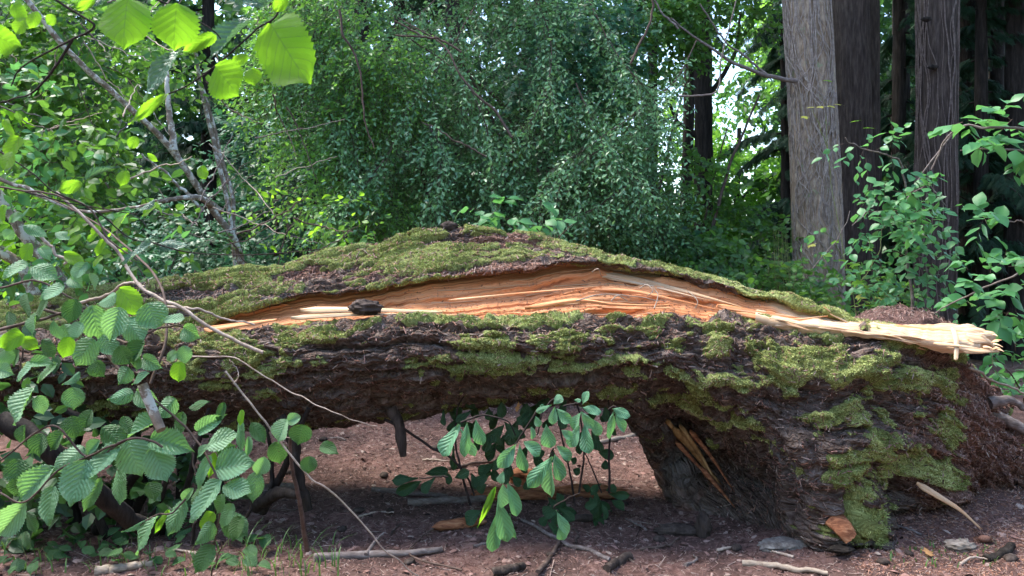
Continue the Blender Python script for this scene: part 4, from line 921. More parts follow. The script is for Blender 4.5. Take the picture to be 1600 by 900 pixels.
def B_(px, py, Y, rpx, rpy, rY, wt=1.0):
    p = W(px, py, Y); return (p[0], p[1], p[2], rpx * Y / F, rY, rpy * Y / F, wt)

def broadleaf(name, label, cat, base, stems, blobs, ntw, nl, tl, tmpl, ls, lmat, bmat='twig', group=None, thr=.46, freq=1.1, droop=.3, seed=0, out=.6, bias=(0, 0, 0), flat=.7, tilt=.5, toward=0, wd=1.0, near_key=None, n_near=0, near_w=.7, stem_r=None, twr=.002):
    root = thing(name, label, cat, base, group)
    for q, st in enumerate(stems):
        mb = MB(); pts, r0, r1 = st; tube(mb, pts, r0, r1, 10, max(16, len(pts) * 8), rough=.15, wob=.03, seed=seed + q)
        mb.build('stem' if q else 'trunk', M[bmat], root)
    P, Cn = blob_pts(ntw, blobs, thr, freq, seed)
    D = unit(P - Cn) * out + rng.normal(size=P.shape) * .55 + np.array(bias)
    tn = np.clip(.15 + 1.0 * (fbm(P[:, 0] * 1.6, P[:, 1] * 1.6, P[:, 2] * 1.6, 2, 200 + seed) - .25), 0, 1)
    if n_near:
        nt_ = max(1, n_near // nl); order = np.argsort(P[:, 1] + rng.normal(size=len(P)) * .1); nr_, rest = order[:nt_], order[nt_:]
        ml, mtw = MB(), MB(); pos, ld, nr = leafset(MB(), mtw, P[nr_], D[nr_], tl, nl, tmpl, ls, droop, tilt=tilt, flat=flat, toward=toward, twr=twr)
        mtw.build('leafy_twigs', M['twig'], root, True, 'stuff')
        for p, d, n_ in zip(pos.reshape(-1, 3), ld.reshape(-1, 3), nr.reshape(-1, 3)):
            s = ls * (.6 + .7 * random.random()); put_leaf(near_key, root, p, p + unit(d) * s, s * near_w, n_)
        P, D, tn = P[rest], D[rest], tn[rest]
    ml, mtw = MB(), MB(); leafset(ml, mtw, P, D, tl * (.7 + .6 * rng.random(len(P))), nl, tmpl, ls, droop, tilt=tilt, tone=tn, flat=flat, toward=toward, wd=wd, twr=twr)
    ml.build('foliage', M[lmat], root, False, 'stuff'); mtw.build('twigs', M['twig'], root, True, 'stuff')
    return root

def bark_trunk(name, pts, r0, r1, mat, root, nu=240, nv=90, furrow=.012, flare=.25, seed=0):
    P = catmull(pts, nu); L = np.concatenate([[0], np.cumsum(np.linalg.norm(np.diff(P, axis=0), axis=1))])
    T, N, Bn = frames(P); a = np.linspace(0, 2 * np.pi, nv, endpoint=False)[None]; l = L[:, None]
    rad = (r0 + (r1 - r0) * l / L[-1]) * (1 + flare * np.exp(-l / .35) * (1 + .4 * np.cos(a * 4 + seed)))
    ca, sa = np.cos(a), np.sin(a); k = r0 * 14 / .3
    rad = rad + furrow * ss(0, .35, np.abs(2 * fbm(l * 1.3, ca * k * .5 + seed, sa * k * .5, 2, 300) - 1)) + furrow * .6 * fbm(l * 9, ca * k, sa * k, 3, 301) + .08 * r0 * (fbm(l * 1.1, ca + seed, sa, 2, 302) - .5) * 2
    V = P[:, None] + rad[..., None] * (ca[..., None] * N[:, None] + sa[..., None] * Bn[:, None])
    mb = MB(); mb.add(V, grid_faces(nu, nv, True), .5); mb.build(name, M[mat], root)
    return P, N, Bn, rad.mean(1), L

def vines(P, N, Bn, rad, L, root, n, mat, r=.006, seed=0, front=True, wander=.5):
    for q in range(n):
        m = 60; s0 = random.uniform(0, .35); s1 = random.uniform(.55, 1); s = np.linspace(s0, s1, m)
        ang0 = random.uniform(0, 2 * np.pi); an = ang0 + wander * 2 * (fbm(s * 7, q * 3.3 + seed, .3, 3, 400) - .5) * 3
        i = (s * (len(P) - 1)).astype(int); rr = rad[i] + .010 + .006 * vn(s * 14, q * 1.7, .2, 401)
        pts = P[i] + rr[:, None] * (np.cos(an)[:, None] * N[i] + np.sin(an)[:, None] * Bn[i])
        mb = MB(); k = r * random.uniform(.5, 1.4); 
        T_, N_, B2 = frames(pts); a = np.arange(5) * 2 * np.pi / 5
        V = pts[:, None] + k * (np.cos(a)[None, :, None] * N_[:, None] + np.sin(a)[None, :, None] * B2[:, None])
        mb.add(V, grid_faces(m, 5, True)); mb.build('vine', M[mat], root)

def cedar(name, label, base, h, r, nb, bl, group='dark conifers behind', seed=0, z0=1.0, side=None, fs=.16, nf=26, droop=.5, top=None, trunk='dark_bark', big=False):
    root = thing(name, label, 'conifer', base, group); base = np.asarray(base, float)
    mb = MB()
    tp = [base, base + [0.05, 0, h * .5], base + [0, 0, h]]
    if big is False: tube(mb, tp, r, r * .35, 14, 40, rough=.1, seed=seed)
    mf = MB(); n_ = 0
    zs = z0 + (h - z0) * rng.random(nb); az = rng.random(nb) * 2 * np.pi
    if side is not None: az = side[0] + (rng.random(nb) - .5) * side[1]
    for z, a in zip(zs, az):
        l = bl * (1 - .5 * (z - z0) / max(h - z0, .1)) * random.uniform(.6, 1.15); d = np.array([math.cos(a), math.sin(a), 0])
        p0 = base + [0, 0, z]; s = np.linspace(.12, 1, nf)
        c = p0 + d * (s * l)[:, None] + np.array([0, 0, 1]) * (.12 * l * s - droop * l * s ** 2)[:, None]
        tube(mb, [p0, c[nf // 2], c[-1]], .018, .004, 5, 10)
        tan = unit(np.gradient(c, axis=0)); sd = unit(np.cross(tan, [0, 0, 1]))
        for sg in (-1, 1, -1, 1):
            ld = unit(tan * .55 + sd * sg * .75 + np.array([0, 0, -.75]) + rng.normal(size=c.shape) * .22)
            X, Y, Z = rframes(ld, unit(np.array([0, -.3, .8]) + rng.normal(size=c.shape) * .35)); sz = fs * (.7 + .7 * rng.random((nf, 1))) * (1.15 - .5 * s[:, None])
            scatter(mf, FR[0], FR[1], c + rng.normal(size=c.shape) * .02, X * sz, Y * sz * 1.5, Z * sz, np.clip(random.random() * .7 + .3 * rng.random(nf), 0, 1))
    mb.build('trunk', M[trunk], root); mf.build('foliage', M['cedar'], root, False, 'stuff'); return root

# ------------------------------------------------------------------ large trees behind (right)
def up(px0, px1, Y, zt=7.5, py=None):
    b = W(px0, 500, Y); b[2] = -.05; t = W(px1, 0, Y); k = (zt - b[2]) / (t[2] - b[2]); return b, b + (t - b) * k
b, t = up(1283, 1262, 8.6, 7.6); CR = []; root = thing('vine_covered_tree', 'pale grey trunk netted with vines, nearest upright tree behind the log', 'tree', b)
mid = (b + t) / 2 + np.array([.05, 0, 0])
CR.append(root)
T1 = bark_trunk('trunk', [b, b * .7 + t * .3 + [.02, 0, 0], b * .35 + t * .65 + [-.02, 0, 0], t], .240, .212, 'grey_bark', root, 300, 120, .018, .14, 1)
vines(*T1, root, 80, 'vine', .0052, 1, wander=.75)
for q, p in enumerate([[(1245, 127, 8.4), (1200, 118, 8.3), (1150, 100, 8.2), (1095, 65, 8.1), (1050, 30, 8.0)], [(1200, 118, 8.3), (1160, 85, 8.25), (1125, 55, 8.2), (1095, 5, 8.1)], [(1060, 45, 8.0), (1035, 20, 8.0), (1010, -30, 8.0)]]):
    mb = MB(); tube(mb, Wl(p), [.028, .014, .012][q], .008, 8, 40, wob=.03, seed=q); mb.build('branch', M['stick'], root)
b, t = up(1335, 1322, 10.2, 8.4); root = thing('brown_trunk_tree', 'thick dark brown trunk just behind the pale vine-covered one', 'tree', b)
bark_trunk('trunk', [b, (b + t) / 2, t], .275, .24, 'brown_bark', root, 220, 90, .02, .15, 2)
CR.append(root)
b, t = up(1362, 1358, 10.8, 8.6); root = thing('brown_trunk_tree', 'narrow brown trunk pressed against the thicker dark trunk', 'tree', b)
bark_trunk('trunk', [b, (b + t) / 2, t], .13, .11, 'brown_bark', root, 120, 40, .012, .15, 3)
b, t = up(1460, 1464, 9.2, 7.9); root = thing('straight_brown_tree', 'straight brown trunk with hanging vines and knots near the photo edge', 'tree', b)
CR.append(root); T4 = bark_trunk('trunk', [b, (b + t) / 2, t], .205, .195, 'brown_bark', root, 260, 90, .018, .12, 4)
vines(*T4, root, 34, 'darkvine', .006, 5, wander=.3)
for q, (x, y) in enumerate([(1448, 30), (1458, 105)]):
    mb = MB(); lumpy(mb, W(x, y, 8.96), .05, q, 20, 14, .5, 3, (1.2, .5, .6)); mb.build('knot', M['dark_bark'], root)
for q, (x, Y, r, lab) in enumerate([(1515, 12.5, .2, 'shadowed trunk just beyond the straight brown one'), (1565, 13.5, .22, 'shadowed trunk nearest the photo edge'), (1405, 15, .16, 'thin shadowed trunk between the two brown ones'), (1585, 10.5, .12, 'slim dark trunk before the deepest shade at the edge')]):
    b, t = up(x, x + 3, Y, 8.5); root = thing('shaded_tree', lab, 'tree', b, 'shaded trunks at the right'); bark_trunk('trunk', [b, (b + t) / 2, t], r, r * .85, 'dark_bark', root, 80, 30, .015, .1, q)  # deep shade is put into the near-black bark colour of these trunks
def unseen_crown(root, c, r, n, seed):  # leaf masses above the view, added to shade the woods behind
    P, Cn = blob_pts(n, [(c[0], c[1], c[2], r[0], r[1], r[2], 1)], .40, .6, seed, .3); ml = MB()
    leafset(ml, None, P, rng.normal(size=P.shape), .7, 6, OV, .24, .4, tone=rng.random(len(P))); ml.build('unseen_crown', M['far'], root, False, 'stuff')
unseen_crown(CR[0], (3.2, 9.2, 8.6), (3.0, 2.2, 1.5), 520, 61); unseen_crown(CR[1], (5.4, 11.5, 9.6), (2.8, 2.6, 1.6), 460, 62); unseen_crown(CR[2], (6.6, 9.6, 8.6), (3.0, 2.4, 1.5), 700, 63)
# trunks behind the middle and left
for q, (x0, x1, Y, r, top_, lab) in enumerate([(1098, 1092, 13, .15, 9.5, 'dark leaning trunk standing in front of the sky gap'), (1065, 1075, 15, .1, 10, 'thin trunk left of the trunk in the sky gap'),
                                         (484, 478, 11, .14, 8.5, 'dark trunk in the shade behind the maple leaves'), (455, 452, 13, .1, 6, 'thin dark trunk left of the shaded one'), (556, 560, 12, .12, 8.5, 'dark trunk behind the weeping small-leaved tree'), (708, 700, 10.5, .1, 8.5, 'dark stem hidden deep in the small-leaved tree')]):
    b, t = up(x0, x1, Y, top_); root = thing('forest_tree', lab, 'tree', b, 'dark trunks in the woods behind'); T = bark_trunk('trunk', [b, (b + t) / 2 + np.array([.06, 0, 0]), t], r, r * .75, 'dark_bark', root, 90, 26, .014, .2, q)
    if q in (2, 4, 5): unseen_crown(root, ([0, 0, -3.4, 0, -1.6, -.2][q], [0, 0, 10.2, 0, 11.5, 10.2][q], 9.0), (3.0, 2.6, 1.5), 260, 70 + q)
    if q == 0:
        for k, p in enumerate([[(1095, 170, 13), (1120, 130, 13), (1145, 90, 13), (1160, 20, 13)], [(1092, 215, 13), (1060, 190, 13), (1040, 150, 13)], [(1100, 90, 13), (1085, 50, 13), (1050, 10, 13)]]):
            mb = MB(); tube(mb, Wl(p), .05, .02, 8, 30, wob=.04, seed=k); mb.build('limb', M['dark_bark'], root)

# ------------------------------------------------------------------ conifers: three grown, the rest copies of them turned about
def copy_tree(o, label, loc, rz, sc):
    r = o.copy(); COL.objects.link(r); r.location = tuple(loc); r.rotation_euler = (0, 0, rz); r.scale = (sc, sc, sc); r['label'] = label
    for ch in list(o.children):
        c = ch.copy(); COL.objects.link(c); c.parent = r; c.matrix_parent_inverse = Matrix.Identity(4); c.matrix_basis = ch.matrix_parent_inverse @ ch.matrix_basis
    return r
def cb_(x, Y): return W(x, 500, Y) * [1, 1, 0]
ce1 = cedar('cedar', 'dark cedar with drooping boughs left of the vine-covered trunk', cb_(1222, 11.5), 5.0, .10, 44, 1.35, z0=.4, seed=1, fs=.10, nf=34)
ce2 = cedar('cedar', 'dark cedar filling the gap between the two brown trunks', cb_(1400, 12.0), 8.8, .14, 76, 1.9, z0=.4, seed=2, fs=.115, nf=36)
ce3 = cedar('cedar', 'hanging cedar boughs left of the sky gap', cb_(1015, 13), 9.5, .12, 34, 1.4, z0=4.6, seed=9, fs=.12, nf=34, droop=.7)
for lab, x, Y, rz, sc in [('dark cedar with layered boughs behind the photo edge trunks', 1560, 11.4, 1.3, 1.0), ('tall cedar far behind the straight brown trunk', 1500, 15, 2.9, 1.25), ('dark cedar behind the slanting pale stems at left', 330, 11, 4.1, .95),
                       ('dark cedar behind the hazel thicket at the photo edge', 60, 12, 5.3, 1.05), ('dark cedar deep behind the small-leaved tree', 620, 13.5, .7, 1.1), ('cedar behind the middle of the woods', 850, 14.5, 2.0, 1.2), ('cedar beyond the vine-covered trunk', 1300, 17, 3.5, 1.35),
                       ('cedar low in the shade beyond the maple tiers', 480, 12.2, 5.9, .8), ('shaded cedar right of the straight brown trunk', 1530, 10.6, .4, .85)]:
    copy_tree(ce2, lab, cb_(x, Y), rz, sc)

# ------------------------------------------------------------------ far woods
rngx = rng
far_blobs = []
for k in range(26):
    x = -1500 / 26 * 0 + -250 + k * 80
    far_blobs.append(B_(x, 340, 17, 100, 120, 1.5, 1.6))
    if 1000 < x < 1260: far_blobs[-1] = B_(x, 400, 25, 90, 80, 1.5); continue
    far_blobs.append(B_(x, 150, 21 + (k % 3) * 2, 100, 330, 2.0))
P, Cn = blob_pts(15000, far_blobs, .30, .7, 5, .7)
ml = MB(); leafset(ml, None, P, rng.normal(size=P.shape), .8, 7, OV, .27, .4, tone=np.clip(fbm(P[:, 0] * .5, P[:, 1] * .5, P[:, 2] * .5, 2, 9) * 1.2 - .1, 0, 1))
o = ml.build('far_woods', M['far'], None, False, 'stuff')
ring = []  # unseen leaf ring behind and beside the camera, added to cut low skylight
for k in range(26):
    rr = 10.5 + (k % 3) * 1.2
    th = R(158) + R(224) * k / 25; ring.append((math.cos(th) * rr, 2.6 + math.sin(th) * rr, 3.6, 2.0, 2.0, 4.6, 1))
ring = [r for r in ring if not (r[1] > 3.5 and abs(r[0]) < 8.5)]
P, Cn = blob_pts(3200, ring, .30, .6, 91, .5); ml = MB(); leafset(ml, None, P, rng.normal(size=P.shape), .9, 6, OV, .42, .4, tone=rng.random(len(P)))
ml.build('unseen_woods', M['far'], None, False, 'stuff')
broadleaf('sunlit_tree', 'bright green tree standing in light beyond the sky gap', 'tree', W(1150, 500, 19) * [1, 1, 0], [([W(1150, 500, 19) * [1, 1, 0], W(1150, 350, 19), W(1155, 200, 19)], .12, .05)],
          [B_(1160, 320, 19, 95, 70, 1.5), B_(1100, 270, 18, 50, 50, 1), B_(1200, 270, 18, 30, 30, 1), B_(1060, 210, 18, 50, 40, 1, .6), B_(1150, 130, 20, 80, 70, 1, .26), B_(1090, 30, 18, 70, 40, 1, .35), B_(1200, 40, 18, 50, 40, 1, .3)], 1500, 8, .5, OV, .12, 'bright', 'dark_bark', thr=.5, freq=1.3, seed=21)

# ------------------------------------------------------------------ middle: weeping small-leaved tree, maples, hazels
broadleaf('weeping_tree', 'wide dense tree draped with tiny green leaves behind the trunk', 'tree', W(760, 560, 8.8) * [1, 1, 0],
          [(Wl([(700, 560, 8.9), (690, 400, 8.8), (655, 250, 8.6), (615, 120, 8.4)]), .05, .02), (Wl([(770, 560, 8.9), (780, 380, 8.7), (800, 200, 8.4), (740, 120, 8.2), (690, 70, 8.0)]), .04, .012),
           (Wl([(790, 230, 8.3), (750, 150, 8.0), (700, 70, 7.8), (620, 35, 7.7)]), .02, .006), (Wl([(650, 240, 8.0), (700, 225, 7.8), (760, 240, 7.7)]), .01, .005)],
          [B_(640, 200, 8.4, 130, 190, 1.0), B_(560, 90, 8.2, 110, 110, .9), B_(780, 110, 8.6, 150, 150, 1.0), B_(820, 280, 8.4, 150, 110, .9), B_(700, 320, 8.3, 140, 90, .8), B_(920, 200, 8.5, 100, 140, .9), B_(980, 300, 8.4, 90, 100, .8), B_(620, -40, 8.4, 240, 90, 1), B_(860, -30, 8.5, 180, 80, 1)],
          5000, 11, .42, RH, .052, 'small', thr=.53, freq=1.0, droop=.5, seed=1, out=.4, bias=(-.1, -.3, -.35), wd=.9, toward=.3, twr=.0022)
def arch_sprays(name, label, cat, base, curves, per, lmat, ls, tl, nl, tmpl=RH, spread_=.10, wd=.9):
    root = thing(name, label, cat, base); ml, mtw = MB(), MB()
    for q, c in enumerate(curves):
        Pc = catmull(Wl(c), 60); mb = MB(); tube(mb, Wl(c), .008, .003, 6, 40, wob=.02, seed=q); mb.build('branch', M['twig'], root)
        k = rng.integers(6, 60, per); T = unit(np.gradient(Pc, axis=0))[k]; n = len(k)
        sd = np.cross(T, [0, 0, 1.0]) * rng.choice([-1, 1], (n, 1)); D = T * .6 + sd * .5 + rng.normal(size=(n, 3)) * .35 + [0, -.1, -.25]
        leafset(ml, mtw, Pc[k] + rng.normal(size=(n, 3)) * spread_ * .3, D, tl * (.6 + .8 * rng.random(n)), nl, tmpl, ls, .5, tone=np.clip(.45 + .25 * rng.normal(size=n), 0, 1), tilt=.45, toward=.35, wd=wd)
    ml.build('foliage', M[lmat], root, False, 'stuff'); mtw.build('twigs', M['twig'], root, True, 'stuff'); return root
arch_sprays('arching_tree', 'arching sprays of small lit-coloured leaves hanging in front of the weeping tree', 'tree', W(900, 560, 7.4) * [1, 1, 0],
    [[(1090, 60, 8.2), (1050, 130, 7.8), (960, 200, 7.4), (860, 270, 7.2)], [(1060, 180, 7.8), (980, 210, 7.5), (900, 260, 7.3), (830, 330, 7.1)], [(700, -20, 7.9), (640, 40, 7.6), (560, 130, 7.4), (520, 220, 7.3)],
     [(760, -20, 7.9), (700, 80, 7.5), (640, 170, 7.3), (600, 260, 7.2)], [(820, -30, 8), (860, 60, 7.7), (850, 150, 7.4), (800, 230, 7.3)], [(640, 60, 7.6), (720, 120, 7.4), (760, 200, 7.3), (770, 290, 7.2)],
     [(920, 0, 8), (960, 80, 7.8), (1010, 140, 7.6), (1050, 200, 7.5)], [(520, -20, 7.6), (500, 80, 7.4), (540, 180, 7.3), (560, 260, 7.2)], [(660, 180, 7.4), (690, 240, 7.2), (680, 310, 7.1)], [(900, 130, 7.6), (940, 220, 7.4), (1000, 290, 7.3)],
     [(560, 20, 7.6), (480, 90, 7.4), (430, 150, 7.3)], [(980, 290, 7.5), (920, 330, 7.3), (860, 350, 7.2)], [(600, 250, 7.2), (560, 300, 7.1), (510, 330, 7.0)]], 75, 'small_lit', .055, .32, 9)
broadleaf('small_leaved_tree', 'lighter lime tree with small leaves left of the weeping one', 'tree', W(560, 560, 7.8) * [1, 1, 0],
          [(Wl([(560, 560, 8.0), (540, 380, 7.8), (520, 200, 7.7), (500, 60, 7.6)]), .03, .01)],
          [B_(520, 60, 7.8, 110, 110, .7), B_(590, 120, 7.7, 90, 90, .6, .7), B_(500, 270, 7.7, 60, 80, .5), B_(560, 340, 7.5, 90, 50, .5), B_(450, 140, 7.9, 60, 70, .5)],
          1500, 9, .34, RH, .05, 'small_lime', thr=.5, freq=1.6, droop=.55, seed=2, out=.4, bias=(-.3, -.3, -.2), wd=1.0, toward=.3)
broadleaf('leafy_tree', 'mid green airy tree hanging before the sky gap', 'tree', W(990, 560, 10) * [1, 1, 0],
          [(Wl([(985, 560, 10), (1010, 380, 10), (1040, 250, 10), (1075, 120, 10)]), .035, .012), (Wl([(1090, 560, 9), (1105, 400, 9), (1140, 260, 9), (1185, 150, 9)]), .03, .012), (Wl([(1060, 560, 9.5), (1110, 300, 9.5), (1135, 200, 9.5)]), .02, .008)],
          [B_(1000, 100, 9.6, 80, 120, .7, .7), B_(1040, 300, 9.6, 80, 70, .7), B_(1100, 380, 9.4, 110, 60, .8), B_(1090, 20, 9.4, 80, 40, .6, .7), B_(1190, 20, 9.6, 50, 35, .5, .5), B_(1000, 390, 9.2, 120, 50, .6)],
          1100, 8, .36, OV, .075, 'mid', thr=.54, freq=1.5, seed=3)
broadleaf('vine_maple', 'shaded maple with flat tiers of lobed leaves behind the pale stems', 'tree', W(440, 560, 9.2) * [1, 1, 0],
          [(Wl([(440, 560, 9.3), (430, 400, 9.2), (445, 250, 9.1)]), .03, .012)],
          [B_(430, 200, 9.0, 80, 24, .6), B_(470, 270, 9.0, 60, 22, .6), B_(420, 330, 8.8, 100, 24, .6), B_(330, 390, 8.6, 90, 26, .5), B_(400, 250, 9.2, 80, 24, .6), B_(300, 330, 9.0, 80, 24, .5), B_(250, 390, 8.6, 90, 30, .5)],
          560, 9, .32, MP, .085, 'maple', thr=.4, freq=1.5, seed=4, near_key='maple_o', n_near=280, near_w=.95 * .085 / .085, flat=1.2, tilt=.25, toward=.5, droop=.15)
for q, (p, r0, lab) in enumerate([([(800, 215, 7.0), (770, 170, 7.0), (735, 140, 7.0), (690, 70, 7.1), (625, 30, 7.2)], .014, 'slanting dark branch bare of leaves in the weeping tree'), ([(760, 245, 7.0), (705, 215, 7.0), (660, 190, 7.1)], .009, 'lower bare branch in the weeping tree')]):
    mb = MB(); tube(mb, Wl(p), r0, .005, 7, 40, wob=.03, rough=.2, seed=q); tag(mb.build('bare_branch', M['twig' if q < 2 else 'rot']), lab, 'branch')
broadleaf('vine_maple', 'dark broad-leaved maple showing through the weeping tree', 'tree', W(900, 560, 9.6) * [1, 1, 0],
          [(Wl([(905, 560, 9.6), (900, 350, 9.6), (890, 100, 9.5)]), .04, .015)],
          [B_(880, 90, 8.6, 70, 70, .5), B_(830, 140, 8.3, 50, 40, .4), B_(930, 40, 8.8, 60, 50, .5), B_(960, 120, 9.0, 40, 40, .5)],
          300, 8, .32, MP, .10, 'maple', thr=.4, freq=1.5, seed=5, flat=1.0, tilt=.3, toward=.6)
# hazel thicket upper left
broadleaf('hazel_tree', 'hazel tree with pale slanting lichen-spotted stems at left', 'tree', W0(520, 620) * 0 + W(400, 470, 6.6) * [1, 1, 0],
          [(Wl([(380, 600, 6.8), (378, 415, 6.6), (330, 325, 6.4), (270, 235, 6.1), (200, 165, 5.8), (120, 90, 5.5), (60, 20, 5.3), (20, -40, 5.2)]), .036, .017),
           (Wl([(272, 235, 6.1), (265, 180, 6.1), (260, 110, 6.1)]), .028, .016), (Wl([(378, 600, 7), (366, 400, 7), (345, 260, 7), (318, 150, 7), (300, 60, 7)]), .030, .015),
           (Wl([(345, 330, 6.5), (310, 310, 6.2), (275, 310, 6.1), (240, 318, 6.0)]), .03, .013), (Wl([(372, 410, 7.1), (358, 290, 7.1), (330, 190, 7.1), (310, 120, 7.1)]), .025, .014),
           (Wl([(318, 330, 6.2), (265, 280, 6.1), (220, 240, 6.0)]), .016, .008)],
          [B_(110, 150, 6.5, 120, 110, .6), B_(60, 60, 6.3, 100, 70, .6), B_(180, 200, 6.6, 90, 60, .5), B_(70, 250, 6.0, 90, 60, .5), B_(230, 130, 6.8, 70, 50, .5, .6), B_(60, 360, 5.8, 90, 60, .5), B_(160, 60, 6.8, 120, 70, .5, .8)],
          900, 7, .30, OV, .078, 'mid', 'lichen_bark', thr=.49, freq=1.6, seed=6, near_key='lime_o', n_near=290, near_w=.62, toward=.3, tilt=.8)
broadleaf('hazel_tree', 'lime green leaning hazel at the extreme photo edge', 'tree', W(-60, 560, 5.4) * [1, 1, 0],
          [(Wl([(150, 560, 4.9), (90, 430, 4.8), (40, 370, 4.8), (0, 310, 4.8), (-60, 220, 4.8)]), .042, .03), (Wl([(60, 470, 4.9), (25, 410, 4.9), (-30, 370, 4.9)]), .034, .03),
           (Wl([(0, 280, 4.6), (50, 300, 4.6), (120, 330, 4.6), (200, 325, 4.6), (245, 318, 4.6)]), .012, .007)],
          [B_(50, 190, 5.0, 90, 80, .4), B_(120, 260, 5.1, 80, 50, .4), B_(30, 330, 4.9, 60, 60, .4), B_(180, 370, 5.0, 90, 50, .4, .7), B_(110, 410, 4.9, 110, 30, .3)],
          170, 5, .24, OV, .08, 'mid', 'lichen_bark', thr=.45, freq=1.8, seed=7, near_key='mid_o', n_near=280, near_w=.66, toward=.3, tilt=.7)
tw_root = thing('bare_thicket', 'tangle of thin bare grey twigs among the hazel leaves at upper left', 'shrub', W(200, 560, 5.6) * [1, 1, 0])
for q in range(70):
    x, y = random.uniform(-20, 460), random.uniform(0, 430); a = random.choice([-1, 1]) * random.uniform(.2, 1.3) ; L_ = random.uniform(40, 150); Y = random.uniform(5.0, 6.6)
    dx, dy = math.cos(a) * L_, math.sin(a) * L_; mb = MB()
    tube(mb, [W(x, y, Y), W(x + dx * .5 + random.uniform(-8, 8), y + dy * .5 + random.uniform(-8, 8), Y + .1), W(x + dx, y + dy, Y + random.uniform(-.2, .3))], random.uniform(.003, .007), .0025, 5, 18, wob=.03, seed=q)
    mb.build('twig', M[['stick', 'dry_twig', 'twig'][q % 3]], tw_root)
# bright yellow-green seedlings peeping above the log
broadleaf('young_shrub', 'small lime shrub rising behind the log at its left slope', 'shrub', W(430, 480, 6.4) * [1, 1, 0], [(Wl([(430, 600, 6.4), (440, 400, 6.4), (470, 330, 6.4)]), .01, .004)],
          [B_(350, 372, 6.2, 60, 14, .3), B_(440, 325, 6.2, 50, 26, .3), B_(520, 345, 6.2, 50, 30, .3), B_(570, 370, 6.4, 60, 16, .3)], 40, 5, .2, OV, .065, 'mid', thr=.35, seed=8, near_key='lime_o', n_near=120, near_w=.6, toward=.4)
broadleaf('broad_leaf_shrub', 'shrub with large flat leaves just above the crest of the log', 'shrub', W(820, 480, 6.4) * [1, 1, 0], [(Wl([(860, 600, 6.4), (850, 400, 6.3), (830, 345, 6.3)]), .01, .004), (Wl([(850, 400, 6.3), (790, 350, 6.3)]), .006, .003), (Wl([(850, 390, 6.3), (900, 345, 6.3)]), .006, .003)],
          [B_(770, 338, 6.2, 45, 12, .25), B_(830, 343, 6.2, 40, 10, .25), B_(885, 342, 6.2, 35, 12, .25), B_(770, 318, 6.4, 30, 8, .2)], 16, 4, .2, OV, .12, 'sapling', thr=.3, seed=9, near_key='mid_o', n_near=44, near_w=.75, toward=.35, tilt=.3, flat=1.0)
# right: sapling thicket in front of the trunks
broadleaf('sapling', 'upright sapling with rounded leaves between the vine-covered and straight trunks', 'sapling', W(1424, 560, 6.2) * [1, 1, 0],
          [(Wl([(1424, 600, 6.2), (1424, 480, 6.2), (1418, 400, 6.2), (1413, 330, 6.1), (1428, 285, 6.0), (1490, 205, 5.8)]), .016, .006), (Wl([(1418, 300, 6.0), (1400, 250, 5.9), (1350, 235, 5.8), (1320, 215, 5.7)]), .008, .004),
           (Wl([(1414, 350, 6.1), (1370, 330, 6.0), (1330, 350, 5.9)]), .006, .003), (Wl([(1428, 300, 6.1), (1455, 290, 6.0), (1480, 330, 6.0)]), .006, .003)],
          [B_(1350, 230, 5.8, 50, 18, .25, 1.5), B_(1400, 285, 6.0, 60, 28, .3), B_(1440, 320, 6.0, 50, 40, .3), B_(1370, 350, 6.0, 60, 40, .35), B_(1440, 380, 6.1, 45, 50, .35), B_(1400, 440, 6.2, 60, 45, .35), B_(1340, 420, 6.3, 50, 50, .35), B_(1310, 345, 5.8, 25, 18, .2)],
          130, 5, .2, OV, .08, 'sapling', 'stick', thr=.44, freq=2, seed=10, near_key='mid_o', n_near=260, near_w=.78, toward=.45, tilt=.35, flat=.9)
broadleaf('arching_shoot', 'arching shoot of large pale leaves entering beside the straight trunk', 'shrub', W(1700, 560, 5) * [1, 1, 0],
          [(Wl([(1455, 265, 5.2), (1490, 205, 5.1), (1560, 200, 5.0), (1680, 215, 5.0)]), .005, .012), (Wl([(1500, 235, 5.1), (1560, 232, 5.0), (1680, 245, 5.0)]), .004, .01)],
          [B_(1530, 190, 5.0, 40, 14, .2), B_(1580, 185, 5.0, 40, 14, .2), B_(1550, 228, 5.0, 50, 14, .2), B_(1600, 235, 5.0, 40, 14, .2)], 22, 5, .16, OV, .11, 'sapling', 'stick', thr=.3, seed=11, near_key='mid_o', n_near=95, near_w=.8, toward=.4, tilt=.25, flat=1.0, droop=.1)
broadleaf('low_shoot', 'low leafy shoot over the shade beside the wood slab end', 'shrub', W(1700, 560, 5) * [1, 1, 0],
          [(Wl([(1450, 495, 5.2), (1500, 468, 5.0), (1560, 440, 4.9), (1680, 400, 4.9)]), .004, .008), (Wl([(1570, 345, 5.0), (1640, 350, 5.0)]), .004, .006)],
          [B_(1540, 430, 4.9, 40, 24, .2), B_(1580, 470, 4.9, 40, 26, .2), B_(1570, 345, 5.0, 40, 8, .2, 1.5), B_(1530, 475, 4.9, 30, 16, .2), B_(1590, 420, 5.0, 35, 20, .2)], 30, 5, .16, OV, .10, 'sapling', 'stick', thr=.3, seed=12, near_key='mid_o', n_near=140, near_w=.8, toward=.4, tilt=.3, flat=.9)
broadleaf('ground_shrub', 'low shrub with oval leaves behind the crumbling stump end', 'shrub', W(1600, 640, 5.2) * [1, 1, 0], [(Wl([(1620, 690, 5.4), (1600, 620, 5.3), (1570, 575, 5.2)]), .008, .004)],
          [B_(1570, 575, 5.3, 50, 20, .3), B_(1600, 610, 5.3, 40, 24, .3), B_(1560, 540, 5.5, 60, 20, .3), B_(1610, 560, 5.4, 50, 30, .3)], 40, 5, .18, OV, .085, 'sapling', thr=.3, seed=13, near_key='mid_o', n_near=190, near_w=.75, toward=.4, tilt=.4)
